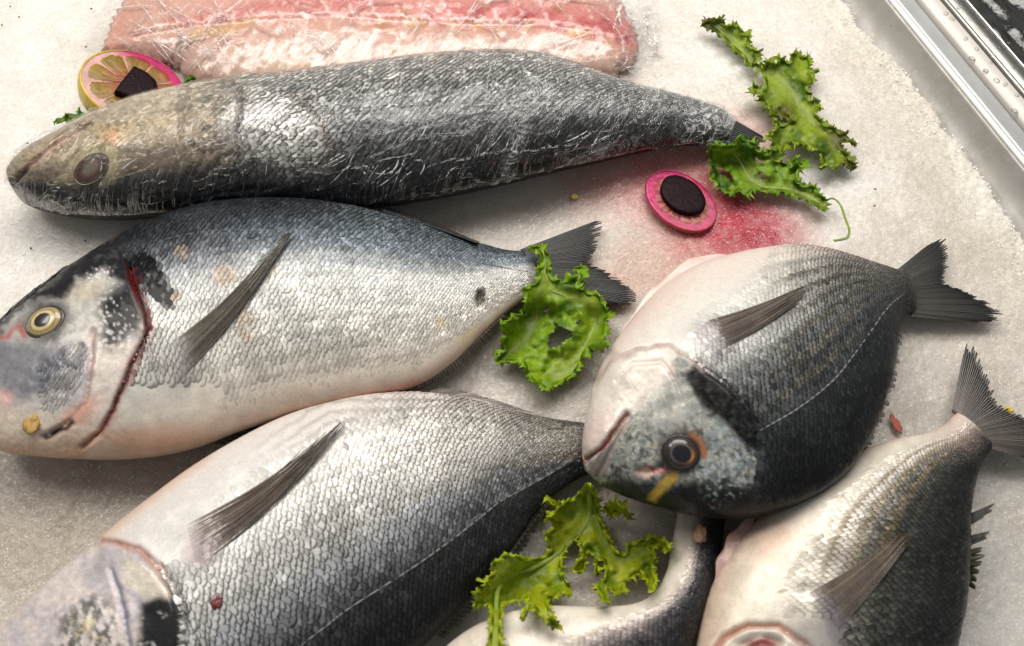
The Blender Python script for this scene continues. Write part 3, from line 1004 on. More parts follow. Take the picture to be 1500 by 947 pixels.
def step(f, pts, reach, height, raised_side):
    """a plate edge: raised on one side of the line, fading away from it"""
    d, sd, t = line_dist(f.X, f.Y, pts)
    on = (sd * raised_side > 0)
    endf = sm(0, 0.12, t) * sm(0, 0.12, 1 - t)
    return np.where(on, height * np.exp(-(d / reach) ** 2), 0) * endf


# ---- sea bass wrapped in film -------------------------------------------------
bass = Fish('sea_bass', 'long grey sea bass in cling film with dull sunken eye', 'fish', [
    (20, 268, 21, 276), (27, 240, 27, 297), (60, 210, 62, 312), (110, 182, 118, 322), (160, 157, 175, 324), (230, 134, 240, 319),
    (330, 115, 330, 311), (430, 105, 430, 306), (540, 90, 540, 306), (640, 78, 640, 292), (720, 73, 725, 275), (790, 78, 800, 257),
    (850, 98, 870, 241), (920, 122, 935, 226), (990, 139, 995, 215), (1045, 155, 1035, 214), (1080, 175, 1064, 212)],
    [(0, 0.022), (0.3, 0.030), (0.7, 0.028), (1, 0.012)], 0.064, TP_BASS, dorsal_top=False, Ns=460)
X, Y = bass.X, bass.Y
gill = [(330, 115), (352, 140), (345, 190), (335, 230), (300, 262)]
pecl = [(415, 135), (445, 165), (470, 205), (475, 232), (455, 245)]
d = groove(bass, gill, 5, 0.0012) + step(bass, gill, 50, 0.0012, 1) + groove(bass, [(262, 130), (262, 175), (258, 225)], 4, 0.0007)
mouth = [(22, 268), (45, 240), (75, 214), (105, 195), (130, 182)]
d += groove(bass, mouth, 4.5, 0.0028)
d += groove(bass, [(50, 240), (90, 210), (142, 172)], 3, 0.001)
d += -0.0016 * blob(X, Y, 134, 248, 42, 32, -40, 0.5)
d += 0.0012 * blob(X, Y, 395, 190, 70, 55, 20, 0.6)
d += 0.0008 * (fbm(X / 22, Y / 22, 5) - 0.5) * sm(420, 200, X)
bass.displace(d)
X, Y = warp(bass)
C, al = base_bream(bass, [(0, (.014, .015, .016)), (.12, (.035, .036, .037)), (.28, (.095, .098, .10)), (.5, (.19, .193, .19)), (.68, (.34, .335, .315)), (.8, (.52, .50, .46)), (1, (.62, .58, .51))],
                   alpha=((0, .8), (.5, 1), (.8, 1), (.93, .7), (1, .3)), seed=1, wob=0.10, shift=.02)
C = mixc(C, (.62, .62, .60), sm(0.25, 0.6, bass.W) * sm(520, 330, X) * sm(.38, .62, fbm(X / 40, Y / 30, 9)) * 0.7)
C = mixc(C, (.15, .115, .08), sm(430, 260, X) * sm(.08, .2, bass.W) * .8)
C = mixc(C, (.40, .32, .21), sm(400, 200, X) * sm(.22, .5, bass.W + .1 * (fbm(X / 9, Y / 9, 20) - .5)) * 0.85)
C = mixc(C, (.55, .48, .37), sm(430, 300, X) * sm(150, 230, X) * sm(.45, .7, bass.W) * .5)
C = mixc(C, (.50, .36, .22), sm(210, 70, X) * sm(.7, .95, bass.W) * 0.75)
C = mixc(C, (.30, .24, .15), sm(200, 60, X) * sm(.25, .55, bass.W) * sm(.85, .6, bass.W) * 0.7)
C = mixc(C, (.72, .71, .67), blob(X, Y, 400, 188, 66, 50, 25, .7) * (.3 + .6 * fbm(X / 26, (Y - .3 * X) / 5, 21)))
C = mixc(C, (.13, .11, .09), np.exp(-(line_dist(X, Y, [(425, 140), (455, 165), (472, 205), (474, 232), (445, 246)])[0] / 9) ** 2) * .8)
C = mixc(C, (.11, .08, .06), np.exp(-(line_dist(X, Y, gill)[0] / 7) ** 2) * .6)
C = mixc(C, (.15, .11, .08), np.exp(-(line_dist(X, Y, [(262, 130), (262, 175), (258, 225)])[0] / 4) ** 2) * .7)
C = mixc(C, (.09, .045, .03), np.exp(-(line_dist(X, Y, mouth)[0] / 5) ** 2) * .9)
C = mixc(C, (.52, .33, .24), np.exp(-(line_dist(X, Y, [(48, 243), (80, 216), (112, 196)])[0] / 5) ** 2) * .6)
C = mixc(C, (.50, .33, .12), blob(X, Y, 160, 195, 22, 16, 0, .8) * .5)
C = mixc(C, (.52, .22, .12), blob(X, Y, 162, 202, 9, 12, 0, .8) * .6)
C = mixc(C, (.42, .36, .2), blob(X, Y, 134, 248, 46, 36, -40, .4) * .6)
C = mixc(C, (.010, .010, .010), sm(.20, .06, bass.W + .08 * (fbm(X / 9, Y / 9, 12) - .5)) * sm(420, 240, X))
C = C * (.45 + 1.1 * fbm(X / 3.5, Y / 3.5, 18, 2))[..., None]
C = mixc(C, (.08, .065, .045), sm(.55, .75, fbm(X / 11, Y / 7, 19)) * sm(330, 230, X) * .5)
bassmask = lambda x, y: x < 225 + 18 * np.sin(y / 25)
al = al * (.12 + .88 * sm(230, 430, X))
bass.build(np.concatenate([C, al[..., None]], -1), M['bass_skin'])
bass.scales(0.0022, 31, M['bass_scale'], bassmask, lift=0.00028, jitter=.30)
bass.eye(134, 248, 29, 19, 40, [(0, (.12, .10, .075)), (.35, (.16, .12, .08)), (.55, (.07, .04, .035)), (.8, (.05, .028, .026)), (.92, (.07, .05, .03)), (1, (.12, .09, .05))],
         (.12, .105, .08), bulge=0.18, pr=0.36, seed=1, mat='bass_skin')
bass.fin('tail_fin', [(1066, 170), (1060, 190), (1058, 213)], [(1118, 200), (1124, 207), (1108, 214)], (.02, .024, .03), (.012, .014, .018), 12, 10, .1, 0.013, 0.010, seed=2)
bass.fin('dorsal_fin', [(842, 94), (880, 108), (925, 124)], [(838, 90), (880, 103), (922, 120)], (.03, .03, .03), (.05, .05, .045), 14, 5, .3, 0.026, 0.03, seed=3)

# ---- bream with its head at the left edge ------------------------------------
b1 = Fish('sea_bream', 'silver sea bream at the left edge with golden eye and red gill slit', 'fish', [
    (-48, 585, -48, 600), (-32, 530, -36, 642), (3, 475, -4, 661), (50, 431, 48, 669), (100, 394, 108, 673), (150, 361, 170, 674),
    (200, 333, 235, 668), (250, 312, 290, 655), (310, 296, 350, 632), (380, 290, 420, 611), (450, 292, 490, 595), (520, 302, 550, 580),
    (590, 320, 610, 565), (650, 339, 665, 531), (700, 356, 710, 489), (742, 367, 752, 450), (778, 369, 792, 428)],
    [(0, 0.027), (0.6, 0.03), (1, 0.010)], 0.056, TP_BREAM, group='sea bream on the ice')
X, Y = b1.X, b1.Y
gill = [(186, 378), (193, 405), (203, 432), (214, 460), (217, 482), (208, 505), (190, 542), (176, 576), (166, 602), (148, 634), (120, 655)]
preo = [(136, 485), (136, 520), (131, 560), (127, 590), (105, 615), (75, 634)]
d = groove(b1, gill, 4.0, 0.0040) + step(b1, gill, 40, 0.0046, 1) + groove(b1, preo, 4, 0.0012) + step(b1, preo, 30, 0.0016, 1)
d += groove(b1, [(118, 510), (108, 545), (95, 575)], 6, 0.0012)
d += groove(b1, [(-20, 500), (8, 492), (30, 478)], 5, 0.001) + groove(b1, [(60, 640), (75, 636), (105, 621)], 5, 0.0022)
d += 0.001 * (fbm(X / 16, Y / 16, 7) - 0.5) * sm(230, 180, X)
d += -0.002 * blob(X, Y, 703, 436, 6, 11, 10, .5)
d += 0.0012 * blob(X, Y, 270, 520, 60, 40, -60, .7)
b1.displace(d)
X, Y = warp(b1)
C, al = base_bream(b1, [(0, (.022, .026, .031)), (.10, (.045, .051, .059)), (.2, (.115, .125, .138)), (.29, (.26, .275, .29)), (.40, (.45, .455, .44)), (.75, (.53, .51, .465)), (.90, (.58, .52, .44)), (1, (.54, .40, .31))],
                   alpha=((0, .75), (.2, .7), (.35, .5), (.5, .65), (.75, .6), (.86, .2), (1, 0)), seed=2, shift=.16)
tailw = sm(430, 700, X)
C = mixc(C, (.13, .15, .17), sm(.46, .30, b1.W) * sm(420, 560, X) * .75)
C = mixc(C, (.20, .245, .29), np.exp(-((b1.W - .27) / .08) ** 2) * sm(250, 450, X) * .45)
lat = [(190, 385), (240, 352), (320, 338), (420, 338), (520, 350), (620, 366), (700, 385), (780, 400)]
lat1 = lat
for yy in (372, 402, 432, 462, 492, 520):
    C = mixc(C, (.36, .34, .30), np.exp(-(line_dist(X, Y, [(330, yy + 5), (500, yy - 4), (640, 0.5 * yy + 202), (760, 0.28 * yy + 290)])[0] / 3.5) ** 2) * .35)
head = [(-60, 700), (-60, 560), (5, 465), (110, 380), (175, 340), (190, 380), (216, 460), (218, 484), (205, 512), (166, 602), (148, 640), (110, 690)]
hm = poly_mask(X, Y, head, 6)
hn = fbm(X / 9, Y / 9, 13); hn2 = fbm(X / 26, Y / 26, 14)
H = np.empty(C.shape); H[:] = (.42, .40, .37)
H = mixc(H, (.20, .20, .215), sm(.35, .7, hn2) * .45)
H = mixc(H, (.56, .53, .47), sm(.5, .75, hn) * .4)
H = mixc(H, (.13, .132, .155), poly_mask(X, Y, [(-60, 640), (-60, 500), (30, 500), (95, 505), (110, 530), (85, 570), (30, 590), (0, 575)], 16) * .85)
H = mixc(H, (.60, .53, .47), poly_mask(X, Y, [(138, 500), (165, 505), (205, 500), (190, 545), (165, 600), (140, 635), (120, 620), (132, 570)], 10) * .85)
H = mixc(H, (.40, .38, .40), poly_mask(X, Y, [(118, 510), (134, 500), (130, 560), (120, 590), (95, 590)], 7) * .7)
H = mixc(H, (.60, .50, .40), sm(580, 615, Y - .1 * X) * .85)
H = mixc(H, (.56, .36, .24), sm(628, 664, Y) * .8)
Xn, Yn = X + 14 * (fbm(X / 7, Y / 7, 55) - .5), Y + 14 * (fbm(X / 7, Y / 7, 56) - .5)
H = mixc(H, (.010, .010, .012), poly_mask(Xn, Yn, [(-30, 520), (0, 468), (100, 380), (180, 330), (205, 340), (205, 440), (185, 420), (150, 395), (112, 412), (96, 436), (60, 440), (25, 455), (5, 480)], 9) * np.clip(.82 + .4 * hn, 0, 1))
H = mixc(H, (.48, .42, .30), blob(X, Y, 126, 426, 24, 13, -25, .8) * .65)
w1, w2 = worley(X / 6.5, Y / 6.5, 5)
H = mixc(H, (.62, .60, .56), sm(.32, .2, w1) * poly_mask(X, Y, [(120, 408), (140, 392), (165, 395), (160, 412), (135, 416)], 5))  # bright scale highlights painted as white cells
w1, w2 = worley(X / 10, Y / 10, 8)
net = poly_mask(X, Y, [(142, 440), (165, 425), (196, 405), (212, 465), (206, 482), (186, 494), (165, 512), (150, 505), (146, 470)], 14)
H = mixc(H, (.012, .012, .014), net * sm(.28, .42, w1 + .30 * blob(X, Y, 195, 440, 30, 40, 20, .8)))
H = mixc(H, (.035, .03, .026), blob(X, Y, 68, 471, 36, 30, -20, .35) * .8)
H = H * (.78 + .44 * fbm(X / 4, Y / 4, 47, 3))[..., None]
C = C * (1 - hm[..., None]) + H * hm[..., None]
w1, w2 = worley(X / 8, Y / 8, 12)
C = mixc(C, (.003, .003, .0035), poly_mask(X, Y, [(178, 384), (200, 370), (220, 376), (238, 398), (254, 430), (252, 450), (236, 458), (224, 440), (206, 432), (194, 422), (186, 406)], 4) * sm(.12, .3, w1 + .12))
g, _, t = line_dist(X, Y, gill)
C = mixc(C, (.34, .10, .08), np.exp(-(g / 7) ** 2) * .45 * sm(.2, .4, t))
C = mixc(C, (.24, .02, .02), np.exp(-(g / 4.2) ** 2) * .85 * sm(0, .15, t) * sm(1, .8, t))
C = mixc(C, (.03, .004, .005), np.exp(-(g / 3.2) ** 2) * sm(.25, .4, t) * sm(.95, .75, t))
C = mixc(C, (.42, .2, .17), np.exp(-(line_dist(X, Y, preo)[0] / 4.5) ** 2) * .45)
C = mixc(C, (.56, .27, .2), blob(X, Y, 118, 605, 30, 15, -40, .8) * .7)
C = mixc(C, (.12, .11, .12), np.exp(-(line_dist(X, Y, [(120, 505), (108, 545), (95, 575)])[0] / 4) ** 2) * .6)
C = mixc(C, (.02, .012, .01), np.exp(-(line_dist(X, Y, [(66, 640), (80, 634), (104, 622)])[0] / 4.5) ** 2))
C = mixc(C, (.34, .06, .05), np.exp(-(line_dist(X, Y, [(-10, 500), (8, 492), (30, 478), (36, 492)])[0] / 5) ** 2) * .7)
C = mixc(C, (.6, .36, .33), blob(X, Y, 2, 585, 18, 14, 0, .6) * .8)
for (x, y, r1, r2) in ((325, 405, 17, 16), (262, 370, 12, 9), (392, 396, 9, 9), (352, 466, 16, 12), (358, 492, 14, 9), (255, 435, 6, 10)):
    C = mixc(C, (.42, .33, .25), blob(X, Y, x, y, r1, r2, 20, .25) * .8)
C = mixc(C, (.06, .045, .035), blob(X, Y, 703, 436, 7, 12, 10, .4))
C = mixc(C, (.55, .40, .18), np.maximum(blob(X, Y, 684, 492, 16, 8, -40, .8), blob(X, Y, 642, 475, 10, 7, 0, .8)) * .5)
C = mixc(C, (.5, .2, .14), np.exp(-(line_dist(X, Y, [(420, 612), (480, 594), (560, 576), (610, 560)])[0] / 9) ** 2) * .55)
C = mixc(C, (.55, .28, .16), blob(X, Y, 215, 640, 80, 16, -4, .8) * .45)
C = mixc(C, (.33, .29, .30), blob(X, Y, 262, 540, 20, 34, 15, .7) * .65)
C = mixc(C, (.06, .06, .06), sm(755, 792, X + 10 * (fbm(X / 8, Y / 8, 3) - .5)) * .85)
al = al * (1 - hm) + .3 * hm * poly_mask(X, Y, [(50, 540), (105, 500), (128, 505), (118, 560), (95, 595), (60, 605)], 8)
b1.build(np.concatenate([C, al[..., None]], -1), M['bream_skin'])
b1.scales(0.0017, 33, M['bream_scale'], lambda x, y: inside(x, y, head) | ((x < 330) & (y > 560 + 0 * x) & (x + 0.6 * (y - 560) < 330)), lift=0.00032)
b1.scales(0.0014, 46, M['bream_scale'], lambda x, y: ~inside(x, y, [(50, 540), (105, 500), (128, 505), (118, 560), (95, 595), (60, 605)]), lift=0.00025, frm='cheek_scales')
b1.eye(66, 472, 26, 22, 20, [(0, (.02, .02, .02)), (.45, (.02, .02, .02)), (.5, (.55, .44, .2)), (.62, (.5, .4, .2)), (.72, (.18, .13, .06)), (.85, (.36, .27, .12)), (1, (.03, .022, .018))],
       (.008, .009, .011), bulge=0.35, pr=0.42, seed=2)
b1.fin('pectoral_fin', [(246, 505), (250, 535), (254, 570)], [(420, 338), (424, 338), (428, 336)], (.27, .225, .175), (.15, .125, .09), 22, 22, .22, mem=.62, low=.55, skin=(.45, .42, .38), drape=True, lift=(-0.0006, 0.0035), ridge=0.0006, split=.75, bow=(8, 6), seed=5)
b1.fin('tail_fin', [(762, 366), (778, 388), (788, 408), (794, 428)],
       [(872, 324), (882, 326), (880, 345), (872, 368), (866, 386), (890, 398), (914, 414), (932, 432), (926, 446), (900, 449)], (.13, .125, .115), (.012, .012, .012), 64, 16, .12, 0.010, 0.005, ridge=.0004, split=.82, mem=.5, seed=6, curl=.0012)
b1.fin('dorsal_fin', [(560, 309), (620, 328), (698, 356)], [(568, 304), (630, 326), (704, 355)], (.05, .055, .06), (.03, .03, .03), 34, 6, .1, 0.027, 0.02, split=.9, mem=.8, seed=7)
b1.fin('anal_fin', [(612, 566), (665, 530), (708, 490), (738, 462)], [(612, 574), (676, 536), (720, 496), (746, 466)], (.16, .12, .1), (.10, .085, .075), 34, 6, .1, 0.018, 0.008, split=.9, mem=.8, seed=8)
b1.fin('pelvic_fin', [(300, 650), (350, 630), (400, 612)], [(330, 652), (390, 622), (440, 600)], (.25, .14, .11), (.07, .05, .045), 14, 8, .15, 0.02, 0.012, seed=9)

# ---- bream in front at the lower left, head out of the picture ---------------
b2 = Fish('sea_bream', 'large pale sea bream at the bottom left with small blood spot', 'fish', [
    (-75, 1065, -70, 1085), (-60, 1010, -20, 1120), (-20, 947, 60, 1160), (30, 892, 140, 1175), (90, 836, 230, 1170), (150, 785, 310, 1150),
    (210, 736, 390, 1118), (280, 684, 465, 1072), (350, 642, 533, 1024), (420, 608, 596, 971), (490, 587, 646, 922), (560, 576, 692, 876),
    (640, 577, 735, 828), (710, 590, 766, 784), (770, 606, 794, 743), (820, 616, 830, 713), (864, 621, 870, 690)],
    [(0, 0.027), (0.6, 0.027), (1, 0.010)], 0.058, TP_BREAM, dorsal_top=False, group='sea bream on the ice')
X, Y = b2.X, b2.Y
gill = [(140, 790), (170, 796), (203, 806), (232, 834), (252, 862), (264, 896), (264, 950), (256, 1000)]
preo = [(165, 836), (176, 866), (184, 900), (192, 960)]
lat = [(420, 962), (480, 916), (511, 892), (600, 835), (650, 800), (692, 768), (732, 736), (775, 712), (840, 675)]
d = groove(b2, gill, 4.5, 0.0032) + step(b2, gill, 45, 0.0042, -1) + groove(b2, preo, 4, .0012) + step(b2, preo, 30, .0012, 1)
d += 0.0006 * (fbm(X / 16, Y / 16, 17) - 0.5) * sm(270, 200, X) + 0.0005 * np.exp(-(line_dist(X, Y, lat)[0] / 3) ** 2)
d += 0.0012 * blob(X, Y, 280, 800, 40, 30, -50, .7)
b2.displace(d)
X, Y = warp(b2)
C, al = base_bream(b2, [(0, (.007, .008, .010)), (.2, (.012, .0145, .019)), (.30, (.03, .036, .045)), (.38, (.16, .165, .165)), (.50, (.45, .44, .41)), (.68, (.66, .63, .57)), (.8, (.70, .62, .55)), (.93, (.70, .55, .47)), (1, (.64, .43, .34))],
                   alpha=((0, .6), (.35, .9), (.5, .85), (.68, .75), (.76, .3), (.82, 0), (1, 0)), seed=3, wob=.08, shift=.10)
ld, ls, _ = line_dist(X, Y, [(260, 1080)] + lat + [(900, 640)])
Ls = np.where(ls > 0, 1, -1) * ld
if Ls[b2.Ns // 2, 4] < 0: Ls = -Ls
Ls = (Ls + 20 * (fbm(X / 30, Y / 30, 49) - .5)) * (1 - .45 * sm(560, 820, X))
lv = np.interp(Ls, [-220, -60, -6, 6, 30, 60, 100, 150, 210], [.008, .014, .030, .06, .15, .30, .44, .54, .60])
C = (.3 * C / (C.mean(-1, keepdims=True) + 1e-4) + .7 * np.array([1.01, 1.0, .97])) * np.where(Ls < 150, lv, np.maximum(C.mean(-1), lv))[..., None]
al = np.interp(Ls, [-150, 0, 60, 150, 220, 260], [.5, .8, .9, .75, .3, 0.02])
for o_ in np.arange(-6, 6):
    pl = [(300 - o_ * 6, 800 + o_ * 20), (500 + o_ * 4, 690 + o_ * 17), (700 + o_ * 4, 640 + o_ * 9), (850, 655 + o_ * 4)]
    C = mixc(C, (.22, .19, .15), np.exp(-(line_dist(X, Y, pl)[0] / 3.0) ** 2) * .45 * sm(330, 480, X))
lat2 = lat
head = [(-120, 1200), (-120, 950), (60, 840), (140, 788), (203, 806), (252, 862), (264, 896), (264, 1000), (240, 1300)]
hm = poly_mask(X, Y, head, 5)
hn = fbm(X / 10, Y / 10, 23); hn2 = fbm(X / 30, Y / 30, 24)
H = np.empty(C.shape); H[:] = (.56, .49, .46)
H = mixc(H, (.38, .36, .40), sm(.4, .62, hn2) * .6)
H = mixc(H, (.10, .10, .09), poly_mask(X, Y, [(60, 1000), (90, 900), (130, 870), (165, 880), (185, 960), (160, 1100)], 16) * sm(.38, .6, fbm(X / 7, Y / 14, 25)))
H = mixc(H, (.50, .42, .25), poly_mask(X, Y, [(70, 1000), (110, 900), (150, 890), (180, 960)], 16) * sm(.55, .68, hn) * .8)
H = mixc(H, (.66, .60, .48), poly_mask(X, Y, [(185, 815), (225, 840), (248, 870), (245, 880), (215, 880), (180, 850)], 8) * .8)
H = mixc(H, (.014, .015, .016), poly_mask(X, Y, [(205, 885), (232, 872), (262, 880), (268, 1000), (200, 1000)], 8) * sm(.3, .45, hn + .12))
H = mixc(H, (.22, .23, .30), np.exp(-(line_dist(X, Y, preo)[0] / 5) ** 2) * .8)
H = H * (.72 + .56 * fbm(X / 5, Y / 5, 47, 3))[..., None]
C = C * (1 - hm[..., None]) + H * hm[..., None]
g, _, t = line_dist(X, Y, gill)
C = mixc(C, (.42, .19, .13), np.exp(-(g / 6) ** 2) * sm(.65, .4, t) * np.clip(.15 + 1.2 * fbm(X / 14, Y / 14, 58), 0, .85))
C = mixc(C, (.012, .008, .007), np.exp(-(g / 4.5) ** 2) * sm(.45, .6, t))
C = mixc(C, (.62, .36, .2), np.exp(-(line_dist(X, Y, [(150, 785), (190, 752), (240, 712), (300, 668)])[0] / 10) ** 2) * .45)
C = mixc(C, (.32, .23, .24), blob(X, Y, 292, 800, 26, 34, 40, .8) * .7)
al = al * (1 - hm)
b2.build(np.concatenate([C, al[..., None]], -1), M['bream_skin'])
b2.scales(0.0018, 33, M['bream_scale'], lambda x, y: inside(x, y, head) | ((x < 300) & (y < 830)), lift=0.00032)
b2.fin('pectoral_fin', [(274, 768), (280, 800), (290, 834)], [(496, 616), (500, 616), (504, 617)], (.25, .185, .15), (.19, .15, .105), 24, 22, .3, mem=.62, low=.5, skin=(.5, .42, .39), drape=True, lift=(-0.0006, 0.0035), ridge=.0006, split=.75, bow=(12, 6), seed=11)
b2.fin('anal_fin', [(628, 574), (690, 582), (752, 600)], [(650, 566), (715, 583), (785, 606)], (.24, .2, .18), (.3, .26, .24), 34, 7, .25, 0.018, 0.014, split=.8, mem=.8, seed=12)
b2.fin('tail_fin', [(862, 622), (868, 655), (870, 690)], [(905, 600), (925, 625), (905, 655), (925, 690), (905, 715)], (.06, .06, .06), (.03, .03, .03), 20, 8, .15, 0.010, 0.005, seed=13)
b2.fin('dorsal_fin', [(640, 930), (690, 880), (735, 830), (768, 784), (800, 738)], [(650, 938), (702, 886), (748, 834), (780, 786), (808, 738)], (.02, .02, .022), (.04, .04, .04), 30, 5, .3, 0.022, 0.014, seed=14)

# ---- bream on the right, facing the viewer's lower left ----------------------
b3 = Fish('sea_bream', 'dark backed sea bream on top of the pile with yellow brow bar', 'fish', [
    (854, 674, 858, 690), (852, 642, 885, 711), (859, 600, 930, 730), (868, 563, 985, 745), (884, 525, 1040, 756), (907, 489, 1095, 757),
    (938, 450, 1150, 745), (974, 416, 1200, 724), (1018, 390, 1242, 692), (1065, 376, 1270, 650), (1115, 366, 1290, 605), (1165, 362, 1304, 560),
    (1215, 369, 1312, 520), (1265, 383, 1316, 488), (1300, 393, 1325, 463), (1330, 402, 1340, 458)],
    [(0, 0.044), (0.4, 0.046), (0.75, 0.032), (1, 0.010)], 0.064, TP_BREAM, dorsal_top=False, group='sea bream on the ice')
X, Y = b3.X, b3.Y
gill = [(868, 566), (900, 528), (935, 511), (980, 507), (1010, 528), (1035, 548), (1065, 570), (1090, 598), (1106, 630), (1108, 665)]
preo = [(905, 560), (930, 538), (970, 535), (985, 555), (1000, 590)]
mouth = [(855, 676), (880, 657), (900, 632), (917, 606)]
lat = [(1112, 632), (1170, 598), (1222, 556), (1262, 505), (1300, 452), (1325, 430)]
d = groove(b3, gill, 4.0, .0012) + step(b3, gill, 45, .0036, -1) + groove(b3, preo, 4, .0008) + step(b3, preo, 30, .0010, -1)
d += groove(b3, mouth, 4.0, .0032) + step(b3, mouth, 14, .0012, -1) + groove(b3, [(872, 700), (895, 660), (922, 612)], 3.5, .0014)
d += groove(b3, [(935, 690), (950, 693), (968, 686)], 6, .002)
d += -0.0012 * blob(X, Y, 997, 664, 38, 36, 0, .5) + .0006 * np.exp(-(line_dist(X, Y, lat)[0] / 3) ** 2)
d += 0.0008 * (fbm(X / 14, Y / 14, 27) - .5) * poly_mask(X, Y, [(850, 700), (860, 590), (980, 510), (1060, 570), (1110, 640), (1100, 760), (900, 760)], 10)
d += 0.0016 * blob(X, Y, 1035, 498, 45, 30, -25, .7)
b3.displace(d)
X, Y = warp(b3)
C, al = base_bream(b3, [(0, (.007, .0075, .008)), (.22, (.011, .012, .0125)), (.34, (.028, .029, .029)), (.46, (.13, .13, .125)), (.58, (.40, .39, .36)), (.7, (.58, .56, .51)), (.8, (.68, .62, .56)), (1, (.66, .53, .47))],
                   alpha=((0, .4), (.3, .7), (.55, .85), (.7, .55), (.78, .1), (1, 0)), seed=4, wob=.07, shift=.25)
tw = sm(1130, 1230, X)
ld, ls, _ = line_dist(X, Y, [(1085, 760), (1100, 690)] + lat + [(1345, 420)])
Ls = np.where(ls > 0, 1, -1) * ld
if Ls[b3.Ns // 2, 4] < 0: Ls = -Ls
Ls = (Ls + 16 * (fbm(X / 25, Y / 25, 49) - .5)) * (1 - .30 * tw)
lr = [(-220, .007), (-90, .011), (-40, .018), (-6, .032), (6, .045), (30, .09), (60, .20), (95, .34), (140, .50), (200, .60)]
lv = np.interp(Ls, *np.array(lr).T)
C = C / (C.mean(-1, keepdims=True) + 1e-4) * np.minimum(lv, C.mean(-1) * 3 + .02)[..., None]
C = np.where((Ls > 150)[..., None], np.maximum(C, np.array([.56, .50, .45])), C)
strp = np.sin(b3.W * 80 + 1.2 * fbm(X / 40, Y / 40, 33)) * .5 + .5
C = mixc(C, (.10, .09, .07), sm(.45, .9, strp) * sm(1080, 1180, X) * sm(0, 25, Ls) * sm(.88, .74, b3.W) * .8)
lat3 = lat
head = [(845, 700), (845, 620), (866, 566), (900, 528), (935, 511), (980, 507), (1010, 528), (1065, 570), (1092, 598), (1108, 632), (1108, 690), (1095, 790), (850, 790)]
hm = poly_mask(X, Y, head, 5)
hn = fbm(X / 8, Y / 8, 34); hn2 = fbm(X / 24, Y / 24, 35); hn3 = fbm(X / 5, Y / 10, 36)
H = np.empty(C.shape); H[:] = (.27, .275, .25)
ea, er = np.arctan2(Y - 664, X - 997), np.hypot(X - 997, Y - 664)
ray = fbm(ea * 7 + 20, er / 34, 39, 4)
H = mixc(H, (.11, .15, .165), sm(.42, .62, ray) * .75)
H = mixc(H, (.50, .47, .38), sm(.52, .68, fbm(X / 5, Y / 5, 38)) * .75)
H = mixc(H, (.025, .028, .027), sm(.52, .66, fbm(X / 5, Y / 8, 36)) * .75)
H = mixc(H, (.52, .50, .45), poly_mask(X, Y, [(925, 600), (985, 545), (1035, 580), (1015, 625), (960, 640)], 18) * .45)
H = mixc(H, (.40, .44, .43), poly_mask(X, Y, [(1025, 610), (1075, 620), (1098, 660), (1070, 690), (1040, 660)], 16) * .45 * sm(.35, .6, ray))
H = mixc(H, (.74, .66, .58), poly_mask(X, Y, [(840, 690), (840, 600), (866, 560), (900, 525), (985, 505), (990, 540), (960, 575), (925, 600), (900, 632), (860, 676)], 12) * .92)
H = mixc(H, (.66, .50, .46), poly_mask(X, Y, [(850, 690), (850, 620), (880, 600), (905, 615), (880, 650)], 10) * .6)
H = mixc(H, (.30, .24, .22), poly_mask(X, Y, [(858, 692), (885, 664), (905, 632), (920, 606), (918, 630), (895, 672), (880, 704)], 4) * .85)
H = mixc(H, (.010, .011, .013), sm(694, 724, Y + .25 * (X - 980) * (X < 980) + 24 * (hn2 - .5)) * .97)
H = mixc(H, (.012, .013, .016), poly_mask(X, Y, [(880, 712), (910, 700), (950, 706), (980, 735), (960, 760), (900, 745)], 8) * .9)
H = mixc(H, (.42, .47, .50), sm(.56, .66, fbm(X / 5, Y / 5, 37)) * poly_mask(X, Y, [(1020, 680), (1095, 620), (1100, 720), (1040, 740)], 14) * .8)

H = mixc(H, (.62, .40, .06), poly_mask(X, Y, [(948, 730), (962, 709), (978, 692), (991, 688), (995, 697), (976, 720), (960, 737)], 4) * np.clip(.25 + 1.1 * fbm(X / 5, Y / 5, 57), 0, 1))
H = mixc(H, (.34, .10, .09), np.exp(-(line_dist(X, Y, [(938, 693), (955, 688), (972, 690), (984, 684)])[0] / 5) ** 2) * .9)
H = mixc(H, (.58, .40, .36), blob(X, Y, 944, 694, 9, 6, 0, .4) * .8)
H = mixc(H, (.42, .18, .09), np.exp(-(line_dist(X, Y, [(1012, 640), (1024, 652), (1030, 668)])[0] / 5) ** 2) * .8)
H = mixc(H, (.022, .02, .02), blob(X, Y, 998, 662, 36, 33, -30, .3) * .85)
H = mixc(H, (.40, .16, .07), np.exp(-(line_dist(X, Y, [(1014, 638), (1026, 650), (1031, 666)])[0] / 5) ** 2) * .8)
C = C * (1 - hm[..., None]) + H * hm[..., None]
C = mixc(C, (.22, .05, .03), np.exp(-(line_dist(X, Y, mouth)[0] / 3.2) ** 2) * .95)
C = mixc(C, (.50, .32, .27), np.exp(-(line_dist(X, Y, gill[:6])[0] / 3.5) ** 2) * .55)
C = mixc(C, (.5, .33, .3), np.exp(-(line_dist(X, Y, [(925, 545), (965, 535), (985, 548)])[0] / 5) ** 2) * .4)
C = mixc(C, (.004, .004, .0045), poly_mask(X, Y, [(1000, 546), (1018, 536), (1040, 546), (1070, 570), (1098, 598), (1114, 632), (1113, 662), (1096, 656), (1076, 634), (1054, 616), (1032, 596), (1014, 572)], 5) * np.clip(.88 + .5 * (fbm(X / 5, Y / 5, 46) - .3), 0, 1))
C = mixc(C, (.02, .016, .016), blob(X, Y, 1049, 519, 8, 6, -30, .6) * .9)
C = mixc(C, (.62, .46, .38), blob(X, Y, 965, 440, 60, 16, -38, .9) * .4)
C = mixc(C, (.28, .25, .27), blob(X, Y, 1040, 500, 22, 26, -30, .8) * .7)
